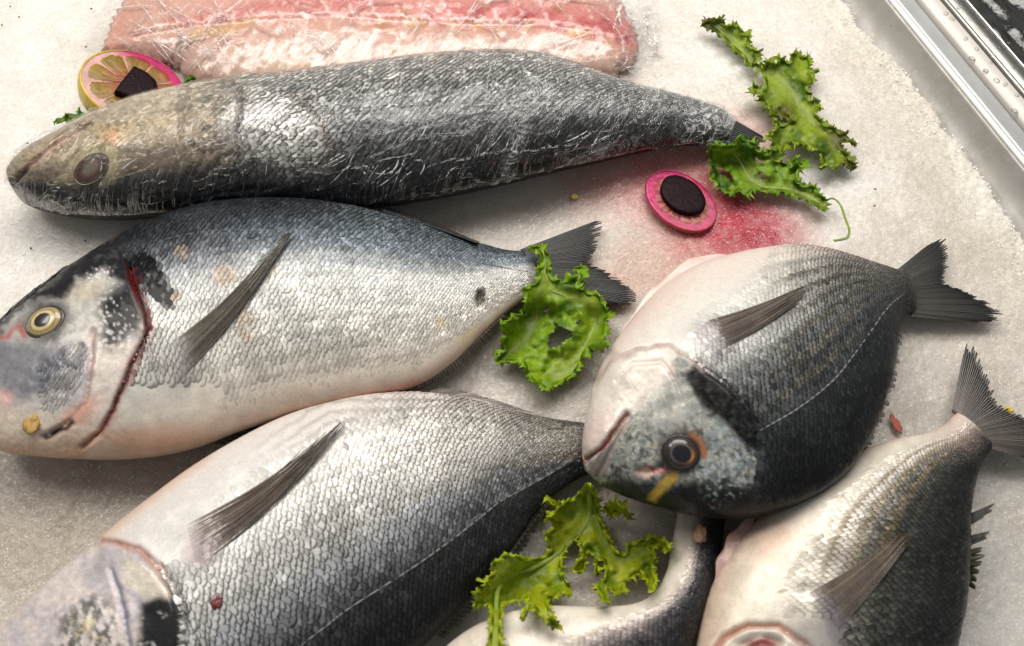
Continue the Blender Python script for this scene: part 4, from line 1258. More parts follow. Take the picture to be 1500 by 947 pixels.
C = mixc(C, (.05, .045, .04), sm(1298, 1334, X + 12 * (fbm(X / 8, Y / 8, 3) - .5)) * .85)
al = np.interp(Ls, [-100, 0, 60, 140, 200], [.5, .7, .9, .5, .05]) * (1 - hm)
b3.build(np.concatenate([C, al[..., None]], -1), M['bream_skin'])
b3.scales(0.0016, 36, M['bream_scale'], lambda x, y: inside(x, y, head) | ((x < 1010) & (y < 540)), lift=0.00032)
b3.eye(997, 664, 22, 20, -30, [(0, (.01, .01, .012)), (.5, (.012, .011, .012)), (.57, (.13, .11, .085)), (.63, (.025, .02, .018)), (.8, (.02, .016, .015)), (1, (.035, .025, .022))],
       (.004, .005, .008), bulge=0.55, pr=0.50, off=(.05, 0), seed=3, crescent=(0.1, (.52, .20, .05)))
b3.fin('pectoral_fin', [(1020, 474), (1034, 494), (1048, 518)], [(1172, 420), (1182, 417), (1180, 426), (1176, 436)], (.23, .165, .135), (.36, .30, .24), 24, 20, .2, mem=.62, low=.45, skin=(.30, .27, .28), drape=True, lift=(-0.0006, 0.0035), ridge=.0006, split=.72, bow=(2, 4), seed=15)
b3.fin('tail_fin', [(1316, 394), (1328, 415), (1334, 436), (1332, 464)],
       [(1362, 357), (1384, 349), (1388, 366), (1389, 392), (1384, 413), (1412, 426), (1442, 440), (1468, 456), (1466, 468), (1440, 474)], (.12, .11, .095), (.011, .011, .011), 66, 16, .12, 0.010, 0.006, ridge=.0004, split=.82, mem=.5, seed=16, curl=.0012)
b3.fin('anal_fin', [(1172, 362), (1205, 366), (1246, 380)], [(1182, 357), (1220, 366), (1262, 383)], (.14, .12, .11), (.09, .08, .075), 16, 6, .25, 0.03, 0.026, seed=17)
b3.fin('dorsal_fin', [(1316, 478), (1310, 530), (1294, 592), (1268, 650), (1238, 694)], [(1322, 482), (1318, 536), (1300, 600), (1272, 660), (1246, 702)], (.02, .02, .02), (.04, .035, .03), 26, 6, .7, 0.030, 0.022, split=.3, seed=18)
flap(b3, [(1074, 378), (1040, 380), (1005, 394), (960, 432), (925, 474), (900, 505)], .0042, (.62, .46, .40), .040)

# ---- bream at the lower right, tail up ---------------------------------------
b4 = Fish('sea_bream', 'pale sea bream at the bottom right with its tail standing up', 'fish', [
    (1110, 1235, 1125, 1240), (1070, 1190, 1180, 1230), (1035, 1120, 1260, 1180), (1018, 1050, 1330, 1110), (1014, 988, 1378, 1030),
    (1020, 938, 1398, 965), (1031, 888, 1413, 906), (1052, 836, 1419, 857), (1084, 788, 1421, 814), (1132, 742, 1421, 777), (1192, 701, 1422, 747),
    (1252, 665, 1425, 721), (1305, 646, 1431, 697), (1350, 637, 1439, 678), (1381, 624, 1447, 664), (1400, 606, 1453, 655)],
    [(0, 0.027), (0.6, 0.025), (1, 0.012)], 0.054, TP_BREAM, dorsal_top=False, group='sea bream on the ice')
X, Y = b4.X, b4.Y
gill = [(1030, 975), (1060, 935), (1095, 918), (1140, 918), (1180, 945), (1215, 985)]
d = groove(b4, gill, 5, .003) + step(b4, gill, 40, .002, -1) + groove(b4, [(1085, 945), (1115, 932), (1140, 940)], 8, .003)
d += 0.0016 * blob(X, Y, 1205, 890, 40, 40, 40, .7) - .0012 * blob(X, Y, 1180, 868, 14, 10, 0, .7)
b4.displace(d)
X, Y = warp(b4)
C, al = base_bream(b4, [(0, (.02, .021, .02)), (.15, (.03, .032, .03)), (.3, (.055, .056, .05)), (.42, (.18, .17, .145)), (.52, (.52, .48, .42)), (.66, (.62, .57, .49)), (.85, (.66, .59, .49)), (1, (.62, .46, .35))],
                   alpha=((0, .5), (.3, .7), (.5, .7), (.66, .3), (.72, .05), (1, 0)), seed=5, wob=.08, shift=.14)
strp = np.sin(b4.W * 62 + 1.4 * fbm(X / 40, Y / 40, 43)) * .5 + .5
C = mixc(C, (.20, .15, .08), sm(.5, .95, strp) * sm(880, 800, Y) * sm(.3, .42, b4.W) * sm(.76, .6, b4.W) * .7)
C = mixc(C, (.5, .38, .34), blob(X, Y, 1400, 620, 40, 40, 0, .8) * .5)
C = mixc(C, (.62, .36, .26), blob(X, Y, 1135, 790, 34, 22, -40, .8) * .45)
g, _, t = line_dist(X, Y, gill)
C = mixc(C, (.52, .25, .18), np.exp(-(g / 6) ** 2) * .7)
C = mixc(C, (.16, .02, .02), blob(X, Y, 1115, 945, 26, 10, -5, .5) * .95)
C = mixc(C, (.14, .125, .15), blob(X, Y, 1216, 900, 16, 40, -25, .6) * .8)
C = mixc(C, (.24, .22, .23), blob(X, Y, 1200, 935, 40, 26, 20, .6) * .5)
b4.build(np.concatenate([C, al[..., None]], -1), M['bream_skin'])
b4.scales(0.0017, 35, M['bream_scale'], lambda x, y: (y > 905) & (x < 1235), lift=0.00032)
b4.fin('pectoral_fin', [(1182, 870), (1206, 896), (1228, 925)], [(1318, 782), (1332, 778), (1330, 796)], (.16, .11, .075), (.17, .12, .07), 24, 20, .2, mem=.62, low=.5, skin=(.16, .14, .16), drape=True, lift=(-.0006, .0035), ridge=.0006, split=.75, bow=(0, 5), seed=21)
b4.fin('tail_fin', [(1394, 604), (1420, 622), (1440, 640), (1452, 658)],
       [(1412, 515), (1420, 500), (1434, 522), (1446, 548), (1457, 575), (1470, 594), (1492, 606), (1520, 618), (1552, 634), (1556, 660), (1500, 672)], (.19, .16, .14), (.025, .022, .02), 60, 16, .13, 0.013, 0.014, ridge=.0005, split=.8, mem=.5, seed=22, curl=.0015)
flap(b4, [(1104, 758), (1080, 792), (1060, 835), (1046, 885)], .0050, (.44, .27, .23), .027)
for q, (rt, tp) in enumerate([([(1423, 752), (1421, 770)], [(1457, 737), (1452, 752)]), ([(1421, 785), (1420, 800)], [(1450, 778), (1445, 790)]),
                              ([(1420, 806), (1419, 832), (1418, 858)], [(1448, 797), (1438, 830), (1430, 868)])]):
    b4.fin('dorsal_fin', rt, tp, (.08, .075, .055), (.05, .045, .035), 6, 9, .4, 0.022, 0.026, split=.3, seed=24 + q)

# ---- bream mostly hidden at the bottom centre --------------------------------
b5 = Fish('sea_bream', 'half hidden pale bellied sea bream at the bottom centre under lettuce', 'fish', [
    (560, 1250, 570, 1265), (560, 1180, 640, 1290), (570, 1100, 720, 1290), (590, 1030, 800, 1270), (625, 977, 870, 1220), (672, 932, 920, 1160),
    (730, 902, 960, 1090), (800, 890, 990, 1020), (870, 892, 1010, 962), (925, 888, 1026, 915), (958, 868, 1038, 880), (977, 834, 1048, 845), (984, 798, 1056, 806), (990, 765, 1060, 775), (996, 735, 1066, 745)],
    [(0, 0.024), (0.6, 0.022), (1, 0.010)], 0.05, TP_BREAM, dorsal_top=False, Ns=300, Nu=140, group='sea bream on the ice')
X, Y = b5.X, b5.Y
C, al = base_bream(b5, [(0, (.02, .021, .022)), (.3, (.04, .04, .042)), (.45, (.09, .08, .085)), (.56, (.34, .29, .27)), (.68, (.68, .60, .52)), (.9, (.73, .66, .56)), (1, (.70, .6, .5))],
                   alpha=((0, .5), (.5, .6), (.65, .25), (.72, 0), (1, 0)), seed=6, wob=.08)
b5.build(np.concatenate([C, al[..., None]], -1), M['bream_skin'])
b5.scales(0.0020, 30, M['bream_scale'], lambda x, y: y > 2000, lift=0.00032)
b5.fin('tail_fin', [(994, 742), (1030, 738), (1066, 748)], [(985, 695), (1000, 685), (1035, 698), (1070, 685), (1085, 700)], (.03, .026, .03), (.015, .015, .016), 34, 10, .1, 0.010, 0.006, split=.9, mem=.8, seed=27)



def lateral(f, pts, rad, col, mat):
    """the raised dashed line of pores along the flank"""
    q = catmull(pts, 260)
    z, n = f.near(q[:, 0], q[:, 1])
    z = np.convolve(np.pad(z, 6, mode='edge'), np.ones(13) / 13, 'valid')
    t = np.arange(260)
    r = rad * (.55 + .45 * np.abs(np.sin(t * .42))) * np.interp(t, [0, 20, 240, 259], [.2, 1, 1, .2])
    p = unproj(q[:, 0] + 1.2 * (fbm(t / 9, t * 0, 5) - .5), q[:, 1], z + .0003)
    tg = np.gradient(p, axis=0); tg /= np.linalg.norm(tg, axis=1)[:, None]
    sx = np.cross(tg, n); sx /= np.linalg.norm(sx, axis=1)[:, None]
    a = np.linspace(0, 2 * math.pi, 7, endpoint=False)
    V = p[:, None] + r[:, None, None] * (np.cos(a)[None, :, None] * sx[:, None] + .6 * np.sin(a)[None, :, None] * n[:, None])
    cc = np.asarray(col)[None, None] * (.4 + .8 * np.abs(np.sin(t * .42)))[:, None, None] * np.ones((1, 7, 1))
    obj('lateral_line', V, [grid_faces(260, 7, True)], M[mat], f.root, col=cc.reshape(-1, 3))


lateral(b1, lat1, .00045, (.10, .11, .12), 'bream_skin')
lateral(b2, lat2, .00055, (.16, .16, .155), 'bream_skin')
lateral(b3, lat3, .00055, (.18, .18, .17), 'bream_skin')
FISH = [bass, b1, b2, b3, b4, b5]

# height of everything lying on the ice, for draping leaves over it
HM = np.zeros((260, 400))       # 5 px cells, from (-250, -150)
for fs in FISH:
    xi = np.clip(((fs.X[:, :fs.Nu] + 250) / 5).astype(int), 0, 399); yi = np.clip(((fs.Y[:, :fs.Nu] + 150) / 5).astype(int), 0, 259)
    np.maximum.at(HM, (yi.ravel(), xi.ravel()), fs.P[:, :fs.Nu, 2].ravel())
for V_ in FINS:
    x_, y_ = proj(V_)
    np.maximum.at(HM, (np.clip(((y_ + 150) / 5).astype(int), 0, 259), np.clip(((x_ + 250) / 5).astype(int), 0, 399)), V_[:, 2] + .001)
for _ in range(2):
    p_ = np.pad(HM, 1, mode='edge'); HM = np.max([p_[a:a + 260, b:b + 400] for a in range(3) for b in range(3)], 0)
for _ in range(3):
    p_ = np.pad(HM, 1, mode='edge'); HM = np.mean([p_[a:a + 260, b:b + 400] for a in range(3) for b in range(3)], 0)


def ground(x, y):
    fx = np.clip((np.asarray(x, float) + 250) / 5 - .5, 0, 398); fy = np.clip((np.asarray(y, float) + 150) / 5 - .5, 0, 258)
    i, j = np.floor(fy).astype(int), np.floor(fx).astype(int)
    a, b = fy - i, fx - j
    return HM[i, j] * (1 - a) * (1 - b) + HM[i + 1, j] * a * (1 - b) + HM[i, j + 1] * (1 - a) * b + HM[i + 1, j + 1] * a * b


# ------------------------------------------------------------------ film round the bass
def bass_film():
    rg = np.random.default_rng(5)
    f = bass
    i = np.arange(0, f.Ns, 1); ni = len(i)
    U = f.P[i][:, :f.Nu:1]; N = f.N[i][:, :f.Nu:1]
    X, Y = f.X[i][:, :f.Nu], f.Y[i][:, :f.Nu]
    rid = 1 - np.abs(2 * fbm(X / 60 + Y / 25, Y / 60 - X / 110, 91, 4) - 1)
    h = 0.0011 + 0.0016 * sm(.86, 1.0, rid) + 0.0009 * (fbm(X / 12 + Y / 9, Y / 30, 92) - .3)
    fold = np.exp(-(line_dist(X, Y, [(780, 120), (770, 170), (752, 225), (735, 275)])[0] / 9) ** 2)
    h += fold * 0.0016 * fbm(X / 5, Y / 8, 95)
    V = U + N * h[..., None]
    # skirts lying loosely on the ice on both sides
    rows = []
    for edge, sgn in ((0, 1), (-1, -1)):
        out = []
        e = U[:, edge]
        dirv = U[:, edge] - U[:, 6 if edge == 0 else -7]; dirv[:, 2] = 0
        dirv /= np.linalg.norm(dirv, axis=1)[:, None] + 1e-9
        w = 0.002 + 0.007 * fbm(np.linspace(0, 14, ni), np.full(ni, 3.3 + sgn), 93)
        if edge == -1:
            w = w + 0.006 * np.exp(-((np.linspace(0, 1, ni) - .2) / .08) ** 2)
        w = w + 0.005 * np.exp(-((np.linspace(0, 1, ni) - .98) / .05) ** 2)
        w = w * .22
        for t in np.linspace(0.15, 1, 8):
            p = e + dirv * (w * t)[:, None]
            p[:, 2] = e[:, 2] * (1 - t) ** 1.5 + 0.002 + 0.0025 * fbm(np.linspace(0, 60, ni), np.full(ni, t * 5), 94)
            out.append(p)
        rows.append(np.stack(out, 1))
    V = np.concatenate([rows[0][:, ::-1], V], 1)
    al = np.zeros(V.shape[:2])
    nu = U.shape[1]
    a2 = np.maximum(fold * .8, blob(X, Y, 1035, 190, 38, 40, 0, .6) * 1.0)
    a2 = np.maximum(a2, .5 * blob(X, Y, 890, 225, 60, 20, -15, .8))
    al[:, 8:8 + nu] = a2
    al[:, :8] = 0
    c = np.ones(V.shape[:2] + (4,)); c[..., 3] = al
    sp_ = []
    while len(sp_) < 75:
        i_, j_ = rg.integers(70, ni - 12), rg.integers(20, nu - 16)
        if rg.random() > .25 + .75 * (fbm(X[i_, j_] / 60, Y[i_, j_] / 60, 98) > .5): continue
        wid_ = Y[i_].max() - Y[i_].min()
        if rg.random() > (wid_ / 215.0) ** 1.5: continue
        sp_.append((X[i_, j_], Y[i_, j_], R(rg.normal(58, 12)), rg.uniform(14, 70) * min(1, wid_ / 180), rg.uniform(.3, .8)))
    for (x0, y0) in ((480, 240), (560, 255), (870, 205)):
        for _ in range(6): sp_.append((x0 + rg.normal(0, 18), y0 + rg.normal(0, 7), R(rg.normal(40, 12)), rg.uniform(25, 60), rg.uniform(.4, .9)))
    lo_, hi_ = Y.min(1), Y.max(1); xm_ = X.mean(1)
    inb = lambda x, y: np.interp(x, xm_, lo_) + 4 < y < np.interp(x, xm_, hi_) - 6
    sp_ = [q for q in sp_ if all(inb(q[0] + s_ * .55 * q[3] * math.cos(q[2]), q[1] - s_ * .55 * q[3] * math.sin(q[2])) for s_ in (-1, 1))]
    V2, F2 = glare_creases(sp_, lambda x, y: bass.near(x, y)[0] + .0022)
    c2_ = np.ones((len(V2), 4)); c2_[:, 3] = 3.2  # high alpha whitens the ribbons: painted glare streaks
    o = obj('cling_film', np.vstack([V.reshape(-1, 3), V2]), [grid_faces(ni, V.shape[1]), F2 + ni * V.shape[1]], M['film_bass'], col=np.vstack([c.reshape(-1, 4), c2_]))
    tag(o, 'tight clear cling film wrapped round the long sea bass', 'cling film')


def glare_creases(specs, zfun):
    """thin film folds, coloured white to stand in for streak glare: (x, y, angle, length, width px)"""
    V, F4, n0 = [], [], 0
    rg = np.random.default_rng(77)
    for (x, y, an_, ln_, w_) in specs:
        m = 14
        t = np.linspace(-.5, .5, m)
        bend = rg.normal(0, .10)
        px_ = x + ln_ * t * math.cos(an_) - bend * ln_ * (t * t) * math.sin(an_) * 4
        py_ = y - ln_ * t * math.sin(an_) - bend * ln_ * (t * t) * math.cos(an_) * 4
        z = zfun(px_, py_)
        nx, ny = math.sin(an_), math.cos(an_)
        wd = w_ * np.cos(t * math.pi) ** .7 + .05
        for sgn, dz in ((-1, 0), (0, .0010), (1, 0)):
            V.append(unproj(px_ + nx * wd * sgn, py_ + ny * wd * sgn, z + dz * np.cos(t * math.pi)))
        q = np.arange(m - 1)
        for c_ in range(2):
            a_ = n0 + c_ * m
            F4.append(np.stack([a_ + q, a_ + q + 1, a_ + m + q + 1, a_ + m + q], -1))
        n0 += 3 * m
    return np.vstack(V), np.vstack(F4)


bass_film()


# ------------------------------------------------------------------ triangulated sheet from an outline
def sheet(outline, holes, step_px, zfun, tooth=0.0, tooth_px=9.0, seed=0):
    rg = np.random.default_rng(seed + 100)

    def rough(poly, sign):
        poly = np.array(poly + [poly[0]], float)
        L = np.linalg.norm(np.diff(poly, axis=0), axis=1).sum()
        n = max(8, int(L / (tooth_px * .5)))
        q = resample(poly, n + 1)[:-1]
        if tooth <= 0: return q
        tg = np.roll(q, -1, 0) - np.roll(q, 1, 0); tg /= np.linalg.norm(tg, axis=1)[:, None] + 1e-9
        nr = np.stack([tg[:, 1], -tg[:, 0]], -1)
        area_ = 0.5 * np.sum(q[:, 0] * np.roll(q[:, 1], -1) - np.roll(q[:, 0], -1) * q[:, 1])
        if area_ < 0: nr = -nr
        amp = np.where(np.arange(n) % 2 == 0, 1.0, -.4) * tooth * rg.uniform(.1, 1.0, n) ** 1.5 * 1.9
        return q + nr * (amp * sign)[:, None] + tg * (rg.uniform(-.5, .5, n) * tooth * .6)[:, None]
    outer = rough(outline, 1.0)
    hs = [rough(h, -.6) for h in holes]
    lo, hi = outer.min(0), outer.max(0)
    gx, gy = np.meshgrid(np.arange(lo[0], hi[0], step_px), np.arange(lo[1], hi[1], step_px))
    g = np.stack([gx.ravel(), gy.ravel()], -1) + rg.uniform(-.35, .35, (gx.size, 2)) * step_px
    ok = inside(g[:, 0], g[:, 1], outer)
    for h in hs: ok &= ~inside(g[:, 0], g[:, 1], h)
    d0 = line_dist(g[:, 0], g[:, 1], np.vstack([outer, outer[:1]]))[0]
    ok &= d0 > step_px * .4
    g = g[ok]
    vs, es = [], []
    for ring in [outer] + hs:
        b = len(vs)
        vs += [Vector(p) for p in ring]
        es += [(b + i, b + (i + 1) % len(ring)) for i in range(len(ring))]
    vs += [Vector(p) for p in g]
    ov, oe, of, *_ = delaunay_2d_cdt(vs, es, [], 0, 1e-4)
    P = np.array([(v.x, v.y) for v in ov])
    T = np.array([t for t in of if len(t) == 3])
    cen = P[T].mean(1)
    ok = inside(cen[:, 0], cen[:, 1], outer)
    for h in hs: ok &= ~inside(cen[:, 0], cen[:, 1], h)
    T = T[ok]
    used = np.unique(T); rm = np.zeros(len(P), int); rm[used] = np.arange(len(used))
    P, T = P[used], rm[T]
    a = P[T]; cr = (a[:, 1, 0] - a[:, 0, 0]) * (a[:, 2, 1] - a[:, 0, 1]) - (a[:, 1, 1] - a[:, 0, 1]) * (a[:, 2, 0] - a[:, 0, 0])
    T[cr > 0] = T[cr > 0][:, ::-1]
    D = line_dist(P[:, 0], P[:, 1], np.vstack([outer, outer[:1]]))[0]
    for h in hs: D = np.minimum(D, line_dist(P[:, 0], P[:, 1], np.vstack([h, h[:1]]))[0])
    z = zfun(P[:, 0], P[:, 1], D)
    return P, T, D, z


# ------------------------------------------------------------------ fillet under film
FIL = [(152, 72), (160, 45), (176, 12), (200, -30), (260, -75), (450, -95), (700, -90), (850, -60), (905, -10), (928, 40), (936, 70),
       (925, 98), (895, 112), (860, 118), (760, 125), (600, 135), (450, 140), (330, 138), (285, 125), (262, 100), (200, 84)]
FZ = lambda x, y, D: 0.003 + 0.017 * (1 - np.exp(-(D / 26.0))) + 0.003 * (fbm(x / 40, y / 30, 201) - .5) + 0.0007 * (fbm(x / 9, y / 9, 202) - .5)


def build_fillet():
    P, T, D, z = sheet(FIL, [], 4.5, FZ, 3.0, 12, seed=1)
    x, y = P.T
    spine = [(150, 60), (290, 40), (400, 30), (500, 26), (600, 34), (700, 38), (800, 38), (880, 52), (930, 70)]
    d, sd, t = line_dist(x, y, spine)
    sdd = d * np.where(y < np.interp(x, *np.array(spine, float).T), -1, 1)
    C = np.empty((len(x), 3)); C[:] = (.50, .28, .22)
    C = mixc(C, (.54, .37, .30), sm(10, 45, sdd) * .8)
    C = mixc(C, (.55, .15, .14), sm(10, -10, sdd) * sm(-60, -20, sdd) * (.45 + .6 * fbm(x / 40, y / 20, 203)) * sm(250, 420, x))
    C = mixc(C, (.42, .05, .06), np.exp(-((sdd + 14) / 18) ** 2) * sm(560, 760, x) * (.45 + .7 * sm(.4, .6, fbm(x / 22, y / 16, 204))))
    C = mixc(C, (.42, .09, .08), np.exp(-(line_dist(x, y, [(245, 32), (330, 26), (420, 4), (560, -4)])[0] / 7) ** 2) * .8)
    C = mixc(C, (.46, .27, .07), np.exp(-(line_dist(x, y, [(280, 52), (330, 44), (370, 30)])[0] / 7) ** 2) * .75)
    C = mixc(C, (.5, .30, .10), np.exp(-((sdd - 2) / 7) ** 2) * sm(460, 540, x) * sm(.4, .6, fbm(x / 26, y / 26, 205)) * .8)
    C = mixc(C, (.33, .12, .05), np.maximum(blob(x, y, 595, 20, 12, 10, 0, .7), np.maximum(blob(x, y, 562, 40, 16, 7, 20, .7), blob(x, y, 820, 12, 9, 9, 0, .7))) * .8)
    C = mixc(C, (.62, .22, .12), sm(215, 165, x) * (.4 + .4 * fbm(x / 20, y / 20, 206)))
    C = mixc(C, (.52, .36, .18), blob(x, y, 410, 108, 60, 14, 0, .8) * .4)
    # pale chevrons of connective tissue
    ch = np.abs(((x + 0.55 * np.abs(sdd) + 10 * (fbm(x / 50, y / 50, 207) - .5)) / 36.0) % 1 - .5)
    C = mixc(C, (.74, .60, .54), sm(.05, .015, ch) * .7 * sm(250, 500, x))
    z = z + 0.0008 * sm(.10, .0, ch) - 0.0018 * np.exp(-(sdd / 5) ** 2)
    top = unproj(x, y, z)
    root = thing('fish_fillet', top.mean(0) * [1, 1, 0], 'raw pink fish fillet with dark red bloodline at the top', 'fish fillet')
    fl = obj('flesh', top, [T], M['flesh'], root, col=C)
    m = fl.modifiers.new('thick', 'SOLIDIFY'); m.thickness = 0.006; m.offset = -1
    # film over the fillet
    FO = [(118, 60), (150, 10), (185, -60), (260, -110), (700, -120), (900, -80), (955, -20), (972, 20), (965, 60), (948, 100), (915, 118), (860, 124), (700, 130), (450, 142), (300, 138), (225, 112), (160, 84)]

    def fz(x, y, D):
        inn = line_dist(x, y, FIL + [FIL[0]])[0] * np.where(inside(x, y, FIL), 1, -1)
        zz = np.where(inn > 0, FZ(x, y, np.maximum(inn, 0)) + .0016, 0.0046 * np.exp(np.minimum(inn, 0) / 14))
        rid = 1 - np.abs(2 * fbm(x / 70 + y / 60, y / 22 - x / 160, 211, 2) - 1)
        return zz + .0014 * sm(.88, 1, rid) + .0016 * (fbm(x / 14, y / 8, 212) - .3) * sm(400, 200, x) + .0004 * fbm(x / 10, y / 10, 213) + .0008 + .007 * sm(905, 940, x) * sm(.78, 1, 1 - np.abs(2 * fbm(x / 16, y / 34, 216, 3) - 1))
    P, T, D, z = sheet(FO, [], 4.0, fz, 2.0, 10, seed=2)
    x, y = P.T
    al = .4 * sm(.58, .75, fbm(x / 30, y / 12, 214)) * sm(330, 210, x)
    al = np.maximum(al, .5 * sm(905, 950, x))
    c = np.ones((len(x), 4)); c[:, 3] = al
    rg = np.random.default_rng(6)
    sp_ = []
    for _ in range(60):
        sp_.append((rg.uniform(250, 930), rg.uniform(-10, 115), R(rg.choice([-38, 25, 60]) + rg.normal(0, 12)), rg.uniform(15, 95), rg.uniform(.4, 1.0)))
    for _ in range(30):
        sp_.append((rg.uniform(180, 330), rg.uniform(0, 90), R(rg.normal(-38, 14)), rg.uniform(30, 90), rg.uniform(.35, 1.0)))
    for _ in range(22):
        sp_.append((rg.uniform(905, 965), rg.uniform(-5, 105), R(rg.normal(-60, 30)), rg.uniform(15, 60), rg.uniform(.4, 1.2)))
    V2, F2 = glare_creases(sp_, lambda x, y: fz(x, y, 0) + .0004)
    c2_ = np.ones((len(V2), 4)); c2_[:, 3] = 4.5  # glare on the folds painted white through alpha
    top_ = unproj(x, y, z)
    o = obj('cling_film', np.vstack([top_, V2]), [T, F2 + len(top_)], M['film_fillet'], col=np.vstack([c, c2_]))
    tag(o, 'shiny crinkled cling film over the pink fillet', 'cling film')


build_fillet()


# ------------------------------------------------------------------ curly lettuce
def tube(pts3, rad, n=8):
    pts3 = np.asarray(pts3, float)
    tg = np.gradient(pts3, axis=0); tg /= np.linalg.norm(tg, axis=1)[:, None] + 1e-12
    up = np.array([0, 0, 1.0])
    sx = np.cross(tg, up); sx /= np.linalg.norm(sx, axis=1)[:, None] + 1e-9
    sy = np.cross(sx, tg)
    a = np.linspace(0, 2 * math.pi, n, endpoint=False)
    rad = np.broadcast_to(np.asarray(rad, float), (len(pts3),))
    V = pts3[:, None] + rad[:, None, None] * (np.cos(a)[None, :, None] * sx[:, None] + .7 * np.sin(a)[None, :, None] * sy[:, None])
    caps = [np.arange(n)[None], ((len(pts3) - 1) * n + np.arange(n))[None, ::-1]]
    return V.reshape(-1, 3), [grid_faces(len(pts3), n, True)] + caps


def lettuce(label, parts, ribs, seed, brown=None, lift=0.003, ruffle=0.006, light=(.32, .42, .012), dark=(.06, .14, .006), pale=None, tooth=3.2, step_px=3.6, drape=True):
    allx = np.vstack([np.array(p[0], float) for p in parts])
    c = allx.mean(0)
    root = thing('lettuce_leaf', unproj(c[0], c[1], 0.0), label, 'lettuce', 'curly lettuce garnish')
    ribs_all = [np.array(r[0], float) for r in ribs]

    def zf(x, y, D):
        rd = np.full(np.shape(x), 1e9)
        for r in ribs_all: rd = np.minimum(rd, line_dist(x, y, r)[0])
        e = np.exp(-D / 14.0)
        rf = sm(2, 20, rd)
        n1 = fbm(x / 24, y / 24, seed + 1, 3); n2 = fbm(x / 9, y / 9, seed + 2, 2); n3 = fbm(x / 60, y / 60, seed + 3, 2)
        return (ground(x, y) if drape else 0 * x) + lift + .006 * n3 + ruffle * (.75 + .4 * e) * rf * (n1 - .3) * 2.2 + ruffle * 1.0 * (n2 - .5) * (.8 + .6 * e) * rf
    for (out, holes) in parts:
        P, T, D, z = sheet(out, holes, step_px, zf, tooth, 8.0, seed)
        x, y = P.T
        rd = np.full(len(x), 1e9)
        for r in ribs_all: rd = np.minimum(rd, line_dist(x, y, r)[0])
        n = fbm(x / 22, y / 22, seed + 8)
        C = np.empty((len(x), 3)); C[:] = light
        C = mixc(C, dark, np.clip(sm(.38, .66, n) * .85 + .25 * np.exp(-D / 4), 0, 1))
        C = mixc(C, (.34, .42, .05), np.exp(-(rd / 7) ** 2) * .7)
        vn = np.abs(fbm(x / 26, y / 26, seed + 9, 3) - .5)
        C = mixc(C, (.46, .55, .10), sm(.022, .004, vn) * .6)
        if brown is not None:
            for (bx, by, br) in brown:
                C = mixc(C, (.10, .075, .015), blob(x, y, bx, by, br, br, 0, .7) * .8)
        if pale is not None:
            for (bx, by, br) in pale:
                C = mixc(C, (.36, .46, .03), blob(x, y, bx, by, br, br, 0, .8) * .8)
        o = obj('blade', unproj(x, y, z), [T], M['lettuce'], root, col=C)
        m = o.modifiers.new('thick', 'SOLIDIFY'); m.thickness = 0.0003; m.offset = 0
        # curled frill along the margin
        rg = np.random.default_rng(seed + 31)
        q = np.array(out + [out[0]], float)
        n_ = int(np.linalg.norm(np.diff(q, axis=0), axis=1).sum() / 2.2)
        q = resample(q, n_ + 1)[:-1]
        q = (q + np.roll(q, 1, 0) + np.roll(q, -1, 0)) / 3
        tg = np.roll(q, -2, 0) - np.roll(q, 2, 0); tg /= np.linalg.norm(tg, axis=1)[:, None] + 1e-9
        nr = np.stack([tg[:, 1], -tg[:, 0]], -1)
        if np.sum(q[:, 0] * np.roll(q[:, 1], -1) - np.roll(q[:, 0], -1) * q[:, 1]) < 0: nr = -nr
        i_ = np.arange(n_)
        ph = np.cumsum(rg.uniform(.25, .95, n_))
        wv = np.sin(ph) * rg.uniform(.5, 1.2, n_)
        lf = sm(.3, .7, fbm(i_ / 14.0, i_ * 0.0, seed + 40, 2))
        ln_ = np.where(rg.random(n_) < .34, rg.uniform(2, 9.5, n_) * (.35 + lf) * tooth / 3.2, rg.uniform(-1.5, 1.5, n_))
        rows_, cols_ = [], []
        for (w_, hz, cm) in ((-5.0, 0.0, .8), (-1.5, .0022, 1.0), (0, 0, 1.25)):
            off_ = w_ if w_ < 0 else 0
            p_ = q + nr * (off_ + (ln_ if w_ == 0 else 0))[..., None] if w_ == 0 else q + nr * w_
            p_ = p_ + tg * (wv * (2.4 if w_ == 0 else 1.0 if w_ > -3 else 0))[:, None]
            z0 = zf(q[:, 0], q[:, 1], np.full(n_, 4.0))
            zz = z0 + .0008 + ruffle * (.55 if w_ == 0 else .3 if w_ > -3 else -.1) * (wv + .35)
            rows_.append(unproj(p_[:, 0], p_[:, 1], zz))
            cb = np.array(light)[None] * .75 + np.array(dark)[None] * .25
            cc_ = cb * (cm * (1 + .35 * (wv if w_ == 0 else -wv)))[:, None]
            if brown is not None:
                for (bx, by, br) in brown: cc_ = mixc(cc_, (.10, .075, .015), blob(q[:, 0], q[:, 1], bx, by, br, br, 0, .7) * .8)
            cols_.append(cc_)
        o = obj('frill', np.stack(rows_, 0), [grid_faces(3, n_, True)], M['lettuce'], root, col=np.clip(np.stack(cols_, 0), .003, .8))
        m = o.modifiers.new('thick', 'SOLIDIFY'); m.thickness = 0.00025; m.offset = 0
    for (r, w0, w1) in ribs:
        q = catmull(r, 40)
        zz = zf(q[:, 0], q[:, 1], np.full(40, 20.0)) - 0.0004
        zz = np.convolve(np.pad(zz, 4, mode='edge'), np.ones(9) / 9, 'valid')
        V, f = tube(unproj(q[:, 0], q[:, 1], zz), np.linspace(w0, w1, 40))
        cc = np.broadcast_to(np.array((.36, .46, .07)), V.shape)
        obj('midrib', V, f, M['lettuce'], root, col=cc)
    return root


def zc(pts, x0, y0, sc):
    return [(x0 + a / sc, y0 + b / sc) for a, b in pts]


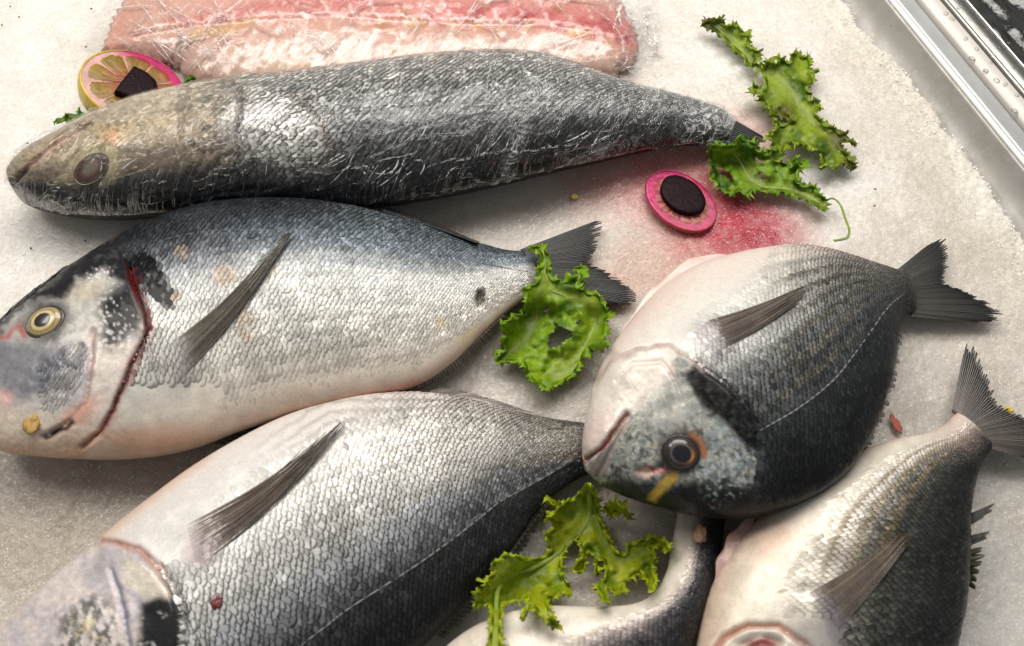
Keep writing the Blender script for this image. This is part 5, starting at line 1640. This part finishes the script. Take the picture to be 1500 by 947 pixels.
za = lambda p: zc(p, 1010, 10, 3.788)
A1 = za([(60, 105), (105, 65), (185, 65), (200, 105), (270, 95), (300, 140), (345, 155), (330, 210), (385, 250), (375, 310), (345, 335), (310, 320), (300, 285), (240, 235), (190, 180), (130, 130)])
A2 = za([(335, 310), (360, 312), (410, 342), (430, 290), (470, 295), (480, 320), (495, 275), (530, 300), (560, 300), (560, 260), (600, 250), (640, 280), (665, 265), (675, 300), (665, 345), (725, 355), (690, 380), (695, 415),
         (660, 430), (655, 470), (680, 480), (670, 520), (710, 510), (715, 550), (740, 560), (700, 590), (740, 640), (800, 670), (850, 700), (880, 690), (870, 720), (930, 760), (870, 755), (830, 760), (860, 800), (910, 850), (925, 900),
         (890, 905), (870, 870), (830, 870), (800, 905), (760, 880), (710, 895), (745, 880), (720, 810), (680, 780), (630, 765), (560, 755), (530, 790), (510, 840), (480, 860), (430, 800), (470, 770), (430, 710), (480, 680), (460, 630), (520, 650),
         (560, 640), (590, 620), (540, 620), (500, 610), (450, 590), (435, 540), (375, 530), (395, 490), (345, 480), (350, 430), (385, 440), (400, 460), (420, 430), (400, 360), (370, 345)])
lettuce('long curly green lettuce leaf with browned tips above the lemon slice on ice', [(A1, []), (A2, [])],
        [(za([(75, 100), (170, 150), (260, 240), (350, 320), (430, 380), (530, 450), (600, 540), (680, 640), (770, 720), (840, 820)]), 0.0006, 0.001)], 300,
        brown=[(1034, 36, 22), (1148, 165, 16), (1230, 205, 18), (1245, 245, 12)], pale=[(1090, 60, 20), (1130, 120, 24)])
zb = lambda p: zc(p, 930, 180, 4.412)
B1 = zb([(480, 150), (540, 130), (600, 150), (640, 130), (670, 85), (740, 110), (800, 140), (790, 180), (860, 200), (880, 170), (930, 180), (940, 240), (1000, 280), (1040, 215), (1070, 260), (1105, 290), (1060, 320), (1060, 370), (1040, 385),
         (1100, 400), (1160, 410), (1190, 450), (1235, 490), (1235, 575), (1180, 540), (1080, 490), (960, 450), (840, 445), (760, 440), (740, 470), (700, 470), (680, 440), (630, 470), (560, 440), (530, 390), (490, 370), (500, 320), (485, 260), (475, 190)])
lettuce('dark green curly lettuce leaf with a thin tendril beside the pink citrus slice', [(B1, [zb([(530, 290), (565, 285), (610, 325), (645, 365), (635, 395), (590, 345), (540, 335)]), zb([(770, 215), (800, 230), (825, 262), (785, 255)]), zb([(800, 320), (842, 330), (852, 372), (812, 370)])])],
        [(zb([(1236, 545), (1150, 500), (1050, 455), (950, 430), (840, 420), (740, 360), (680, 250), (620, 180)]), 0.0036, 0.0008),
         (zb([(1230, 510), (1265, 490), (1300, 500), (1335, 545), (1360, 620), (1385, 690), (1375, 740), (1340, 755), (1290, 762)]), 0.0007, 0.0009)], 320,
        light=(.24, .40, .012), dark=(.035, .13, .008), tooth=3.6)
zd = lambda p: zc(p, 680, 310, 3.507)
C1 = zd([(350, 180), (410, 175), (440, 230), (435, 300), (460, 350), (540, 350), (580, 320), (565, 290), (605, 275), (615, 340), (580, 390), (640, 410), (690, 420), (720, 470), (740, 520), (760, 545), (730, 560), (740, 600), (710, 660), (750, 690), (700, 695),
         (650, 700), (620, 740), (600, 790), (560, 850), (510, 880), (460, 900), (420, 925), (400, 905), (340, 870), (310, 800), (300, 780), (240, 775), (165, 785), (165, 730), (210, 720), (185, 680), (215, 650), (180, 570), (270, 545), (265, 525), (305, 530), (315, 460), (300, 390),
         (370, 370), (380, 330), (370, 300), (400, 270), (385, 220)])
lettuce('bright green curly lettuce leaf lying over the tail of the left bream', [(C1, [zd([(440, 640), (470, 600), (450, 560), (480, 580), (560, 620), (560, 645), (520, 660), (500, 695), (420, 710), (430, 670)]), zd([(400, 500), (430, 485), (442, 505), (415, 520)]), zd([(575, 560), (600, 558), (602, 580), (580, 582)])])],
        [(zd([(400, 190), (415, 270), (410, 340), (440, 400), (540, 440), (640, 460), (720, 500)]), 0.0012, 0.0008), (zd([(410, 340), (380, 430), (370, 540), (330, 640), (240, 720)]), 0.0008, 0.0005), (zd([(640, 470), (680, 560), (640, 680), (560, 760), (470, 850)]), 0.0008, 0.0005)], 340,
        light=(.30, .48, .010), dark=(.04, .15, .005), pale=[(875, 440, 30), (840, 530, 28)], lift=.002)
ze = lambda p: zc(p, 640, 690, 3.571)
D1 = ze([(790, 65), (830, 110), (850, 180), (860, 250), (880, 300), (920, 380), (945, 430), (985, 430), (1000, 390), (1060, 360), (1120, 340), (1200, 365), (1230, 400), (1215, 425), (1160, 390), (1110, 400), (1150, 460), (1125, 500), (1150, 560), (1140, 630), (1110, 630),
         (1100, 570), (1060, 530), (1020, 560), (990, 580), (970, 640), (930, 650), (890, 610), (900, 700), (860, 680), (830, 600), (880, 560), (870, 470), (840, 460), (850, 540), (820, 540), (830, 450), (790, 420), (770, 540), (700, 520), (750, 460), (750, 340), (690, 390), (660, 440),
         (650, 520), (700, 620), (700, 665), (650, 640), (620, 660), (560, 640), (600, 740), (665, 835), (600, 820), (540, 760), (490, 700), (440, 790), (470, 700), (490, 640), (420, 690), (350, 690), (340, 780), (340, 930), (325, 990), (260, 985), (270, 880), (280, 780), (270, 700), (195, 720), (200, 640),
         (260, 610), (240, 580), (300, 530), (280, 490), (340, 440), (410, 435), (470, 465), (540, 450), (600, 420), (560, 320), (630, 300), (570, 240), (640, 190), (560, 140), (620, 180), (700, 150), (750, 110)])
D2 = ze([(860, 190), (900, 168), (960, 165), (1000, 200), (1010, 260), (985, 225), (940, 215), (910, 250), (890, 215)])
lettuce('yellow green curly lettuce leaf in the gap between the lower fish', [(D1, []), (D2, [])],
        [(ze([(795, 90), (800, 200), (770, 300), (650, 420), (520, 500), (400, 540), (320, 620), (310, 800), (300, 960)]), 0.0016, 0.0012), (ze([(820, 220), (880, 380), (940, 470), (1030, 450), (1120, 390)]), 0.001, 0.0006)], 360,
        light=(.50, .55, .012), dark=(.17, .27, .006), pale=[(860, 735, 26), (740, 830, 40)], lift=.004, ruffle=.005)
zf_ = lambda p: zc(p, 70, 60, 6.0)
lettuce('small lettuce sprig below the lemon slice at the bass head', [(zf_([(55, 712), (140, 680), (150, 635), (190, 650), (265, 650), (265, 595), (320, 650), (470, 605), (480, 660), (400, 740), (250, 800), (80, 835), (70, 785), (130, 790), (190, 750), (195, 705)]), [])],
        [(zf_([(75, 815), (200, 755), (320, 690), (440, 640)]), .0006, .0006)], 380, lift=.001, ruffle=.003, light=(.16, .30, .02), tooth=1.5, step_px=3, drape=False)
lettuce('tiny lettuce tip between lemon slice and bass', [(zf_([(1180, 380), (1210, 345), (1255, 290), (1290, 320), (1330, 350), (1325, 410), (1250, 420), (1180, 410)]), [])],
        [], 390, lift=.001, ruffle=.003, light=(.16, .30, .02), tooth=1.5, step_px=3, drape=False)


# ------------------------------------------------------------------ citrus slices and beetroot
def citrus(label, cpos, rx, ry, rot, normal, thick, nseg, stain, rind_c, pith_c, pulp_c, seg_r=(.10, .86), seed=0, petal=.16):
    n = np.array(normal, float); n /= np.linalg.norm(n)
    ex = np.array([math.cos(R(rot)), math.sin(R(rot)), 0]); ex -= n * ex.dot(n); ex /= np.linalg.norm(ex)
    ey = np.cross(n, ex)
    c = np.asarray(cpos, float)
    root = thing('citrus_slice', c - n * thick, label, 'citrus slice')
    W3 = lambda u, v, h: c + (u * rx)[..., None] * ex + (v * ry)[..., None] * ey + h[..., None] * n
    a = np.linspace(0, 2 * math.pi, 96, endpoint=False)

    def stained(base, u, v, amt=1.0, red=(.50, .006, .12)):
        m = stain(u, v) * amt
        r_ = np.hypot(u, v); t_ = np.arctan2(v, u)
        tex = .62 + .5 * fbm(t_ * 9 + 30, r_ * 5, seed + 70) + .3 * (fbm(u * 12 + 9, v * 12 + 9, seed + 71) - .5)
        return mixc(np.broadcast_to(np.asarray(base, float), u.shape + (3,)), red, np.clip(m, 0, 1)) * tex[..., None]
    # rind: outer skin all round
    prof = [(.955, .0002), (.985, 0), (1.0, -.12), (1.015, -.5), (1.0, -.9), (.97, -1.0)]
    r_, h_ = np.array(prof).T
    A_, R_ = np.meshgrid(a, r_, indexing='ij'); H_ = np.broadcast_to(h_[None] * thick, A_.shape)
    u, v = R_ * np.cos(A_), R_ * np.sin(A_)
    ff = grid_faces(96, len(r_)); last = np.stack([95 * len(r_) + np.arange(len(r_) - 1), np.arange(len(r_) - 1), np.arange(1, len(r_)), 95 * len(r_) + np.arange(1, len(r_))], -1)
    cr = stained(rind_c, u, v, .75) * (.85 + .3 * fbm(u * 20, v * 20 + H_ * 900, seed + 3))[..., None]
    obj('rind', W3(u, v, H_), [ff, last], M['rind'], root, col=cr.reshape(-1, 3))
    # pith disc with core
    rr = np.r_[np.linspace(.0, .96, 30)]
    A_, R_ = np.meshgrid(a, rr, indexing='ij')
    u, v = R_ * np.cos(A_), R_ * np.sin(A_)
    hh = -.0006 + .0003 * fbm(u * 14, v * 14, seed + 4)
    ff = grid_faces(96, 30); last = np.stack([95 * 30 + np.arange(29), np.arange(29), np.arange(1, 30), 95 * 30 + np.arange(1, 30)], -1)
    obj('pith', W3(u, v, hh), [ff, last], M['citrus'], root, col=stained(pith_c, u, v).reshape(-1, 3))
    obj('underside', np.vstack([W3(.96 * np.cos(a), .96 * np.sin(a), np.full(96, -thick * .98))]), [np.arange(96)[None]], M['citrus'], root, col=np.broadcast_to(np.array(pith_c), (96, 3)))
    rg = np.random.default_rng(seed)
    w = 2 * math.pi / nseg
    for q in range(nseg):
        a0 = q * w + .022; a1 = (q + 1) * w - .022
        aa = np.linspace(0, 1, 14); r2 = np.linspace(0, 1, 22)
        AA, RR = np.meshgrid(aa, r2, indexing='ij')
        am = (a0 + a1) / 2
        bul = np.sin(np.clip(RR, 0, 1) * math.pi) ** .35
        ang_ = am + (AA - .5) * (a1 - a0) * np.clip(.5 + RR * 1.6, 0, 1) * (1 - petal * sm(.86, 1, RR))
        rad = seg_r[0] + (seg_r[1] * rg.uniform(.96, 1.02) - seg_r[0]) * RR - .22 * petal * (2 * AA - 1) ** 2 * RR
        u, v = rad * np.cos(ang_), rad * np.sin(ang_)
        edge = np.minimum(np.minimum(AA, 1 - AA) * 6, np.minimum(RR, 1 - RR) * 8)
        ves = vnoise(AA * 8 + q * 3, RR * 3.5, seed + 9 + q) * .6 + .4 * rg.random(AA.shape)
        h = -.0004 + .0006 * sm(0, 1, edge) + .0008 * (ves - .5)
        cc = stained(pulp_c, u, v, .8 + .4 * (ves - .5), (.30, .008, .03)) * (.55 + .9 * ves)[..., None]
        obj('segment', W3(u, v, h), [grid_faces(14, 22)], M['citrus'], root, col=cc.reshape(-1, 3))
    return c, n, ex, ey


mmpx = 0.62 / F
# lemon behind the head of the bass
lc = unproj(196, 126, 0.020)


def stain1(u, v):
    ang_ = np.arctan2(v, u)
    s1 = sm(.05, .75, u * .55 + v * .83) * sm(.55, .9, np.hypot(u, v)) * 1.1
    s2 = sm(.85, .15, np.hypot(u - .05, v + .0)) * .8 * (.35 + .9 * fbm(ang_ * 3 + 7, np.hypot(u, v) * 4, 402))
    s3 = sm(.1, .8, u) * .45
    return np.maximum(np.maximum(s1, s2), s3) + .08


c_, n_, ex_, ey_ = citrus('lemon slice with yellow rind stained pink behind the bass head', lc, .0350, .0300, -8, (.40, .02, .91), .015, 9, stain1, (.60, .44, .006), (.62, .38, .33), (.24, .165, .012), seed=40)


def beet(name, label, outline, c, n, ex, ey, thick, dome=.0006):
    """a cut piece of beetroot: outline in metres on the plane (ex, ey)"""
    q = resample(np.array(outline + [outline[0]], float), 73)[:-1]
    m = q.mean(0)
    rows = []
    for (s_, h) in ((.0, 1.0), (.4, 1.0), (.75, .99), (.93, .95), (1.0, .80), (1.0, .15), (.97, 0), (.0, 0)):
        p = m + (q - m) * s_
        rows.append(c + p[:, :1] * ex + p[:, 1:] * ey + n * (h * thick + dome * (vnoise(p[:, 0] * 900, p[:, 1] * 900, 5)[:, None] - .5) * (h > .5)))
    V = np.stack(rows, 0)
    o = obj(name, V, [grid_faces(8, 72, True)], M['beet'], origin=c)
    return tag(o, label, 'beetroot')


w1 = [(-.0125, -.013), (-.0115, -.004), (-.0085, .0135), (.000, .0125), (.008, .0085), (.0125, .001), (.0125, -.006), (.006, -.011), (-.002, -.013)]
beet('beetroot_piece', 'dark purple beetroot wedge on the lemon slice', w1, c_ + ex_ * .004 - ey_ * .001 + n_ * .0003, n_, ex_, ey_, .0055)

# pink-stained slice lying on the ice
sc_ = unproj(998, 293, 0.0048)


def stain2(u, v):
    r = np.hypot(u, v)
    return np.clip(.25 + .75 * sm(.5, -.6, u) * sm(.55, .8, r) + .3 * sm(.8, .95, r) + .5 * (fbm(u * 3 + 5, v * 3, 412) - .5) - .35 * sm(.2, .9, u * .9 - v * .35), .12, 1)


c2, n2, ex2, ey2 = citrus('thin pink stained citrus slice lying on reddened ice', sc_, .0266, .0203, -50, (.10, .02, 1), .0034, 13, stain2, (.46, .05, .04), (.50, .05, .14), (.46, .17, .13), seg_r=(.3, .80), seed=60, petal=.10)
an = np.linspace(0, 2 * math.pi, 40, endpoint=False)
beet('beetroot_piece', 'round black beetroot disc on the pink citrus slice', [(.0166 * math.cos(t) * (1 + .03 * math.sin(3 * t)), .0130 * math.sin(t)) for t in an], c2 + n2 * .0004 + ex2 * -.001 + ey2 * .0012, n2, ex2, ey2, .0042, dome=.0005)


# ------------------------------------------------------------------ crumbs, drops and specks
def lump(name, label, cat, x, y, z, rx, ry, rz, color, mat, seed, rot=0, parent=None, group=None, segs=(12, 20)):
    a = np.linspace(0.02, math.pi - .02, segs[0]); b = np.linspace(0, 2 * math.pi, segs[1], endpoint=False)
    A_, B_ = np.meshgrid(a, b, indexing='ij')
    d = np.stack([np.sin(A_) * np.cos(B_), np.sin(A_) * np.sin(B_), np.cos(A_)], -1)
    k_ = 1 + .55 * (fbm(d[..., 0] * 2.2 + seed, d[..., 1] * 2.2 + d[..., 2] * 1.7, seed) - .5) * 2 * (0 if mat is M['water'] else 1)
    p = unproj(x, y, z)
    c, s_ = math.cos(R(rot)), math.sin(R(rot))
    q = d * k_[..., None] * np.array([rx, ry, rz])
    q = np.stack([q[..., 0] * c - q[..., 1] * s_, q[..., 0] * s_ + q[..., 1] * c, q[..., 2]], -1)
    V = p + q
    col = np.asarray(color)[None, None] * (.7 + .6 * fbm(d[..., 0] * 5 + seed, d[..., 1] * 5, seed + 1))[..., None]
    nb = segs[1]
    caps = [np.arange(nb)[None], ((segs[0] - 1) * nb + np.arange(nb))[None, ::-1]]
    o = obj(name, V, [grid_faces(segs[0], nb, True)] + caps, mat, parent, col=col.reshape(-1, 3), origin=p)
    if parent is None: tag(o, label, cat, group)
    elif label: o['label'] = label
    return o


z_, _ = b1.near(48, 622)
lump('mouth_scrap', 'ochre yellow scrap at the jaw corner', None, 48, 622, z_[0] + .0005, .0046, .0058, .0022, (.38, .22, .05), M['crumb'], 501, parent=b1.root)
z_, _ = b2.near(317, 881)
lump('blood_spot', 'dark red blood spot', None, 317, 881, z_[0] + .0006, .0028, .0038, .0003, (.2, .01, .01), M['blood'], 512, parent=b2.root)
lump('fish_scrap', 'small tan scrap in the dark gap under the top bream', 'scrap', 1025, 783, ground(1025, 783) + .002, .0036, .0055, .002, (.45, .25, .14), M['crumb'], 503)
lump('fish_scrap', 'small red scrap on the ice above the bottom right bream', 'scrap', 1313, 621, .0006, .0026, .006, .0005, (.42, .10, .06), M['crumb'], 504, rot=15)
lump('lemon_crumb', 'pale yellow crumb on the ice below the bass', 'crumb', 841, 288, .0008, .0024, .0022, .001, (.62, .48, .12), M['crumb'], 505)
lump('lemon_crumb', 'yellow crumb on the ice at the right edge beside the tail fin', 'crumb', 1478, 601, .0008, .003, .002, .001, (.62, .45, .08), M['crumb'], 506)
for q, (x, y, lb) in enumerate([
        (15, 10, 'black speck on the ice nearest the top left corner'), (28, 25, 'second black speck below the top left corner of the ice'),
        (3, 37, 'black speck on the ice at the left edge near the top'), (134, 13, 'black speck on the ice left of the pink fillet'),
        (126, 69, 'black speck on the ice just above the lemon slice'), (40, 210, 'black speck on the ice at the snout of the bass'),
        (125, 353, 'black speck on the ice between bass head and left bream'), (45, 364, 'black speck on the ice above the eye of the left bream'),
        (1282, 277, 'upper of two black specks on the open ice at right'), (1281, 302, 'lower of two black specks on the open ice at right'),
        (1306, 38, 'black speck on the steel wall of the tray near the top')]):
    lump('dirt_speck', lb, 'speck', x, y, .0006 if q < 10 else -.004, .0006, .0009, .0004, (.02, .018, .015), M['crumb'], 520 + q, rot=30 * q, group='dirt specks', segs=(6, 8))
lump('melt_drop', 'clear drop of meltwater beside the lettuce between the lower fish', 'drop', 797, 750, .006, .0026, .0042, .004, (1, 1, 1), M['water'], 540)

ORD = ['topmost', 'second', 'third', 'fourth', 'fifth', 'sixth', 'seventh', 'eighth', 'ninth', 'tenth', 'eleventh', 'lowest']
drops = [(1386, 20), (1395, 28), (1415, 57), (1424, 86), (1444, 104), (1473, 124), (1490, 140), (1486, 163), (1431, 72), (1404, 12), (1460, 118), (1452, 92)]
for q, (x, y) in enumerate(sorted(drops, key=lambda d: d[1])):
    lump('water_droplet', ORD[q] + ' clear water droplet on the pale counter strip, counting down', 'droplet', x, y, .0095, .0012 + .0006 * (q % 3), .0016 + .0004 * (q % 2), .0008, (1, 1, 1), M['water'], 560 + q, rot=-50, group='droplets on the counter edge', segs=(8, 14))
for q, (x, y) in enumerate([(1408, 5), (1430, 18), (1420, 30), (1460, 54), (1478, 62), (1464, 70), (1484, 100)]):
    lump('water_droplet', (ORD[q] if q < 6 else 'lowest') + ' clear water droplet on the dark steel strip, counting down', 'droplet', x, y, .0042, .0012, .0016, .0006, (1, 1, 1), M['water'], 580 + q, rot=-50, group='droplets on the dark strip', segs=(8, 14))
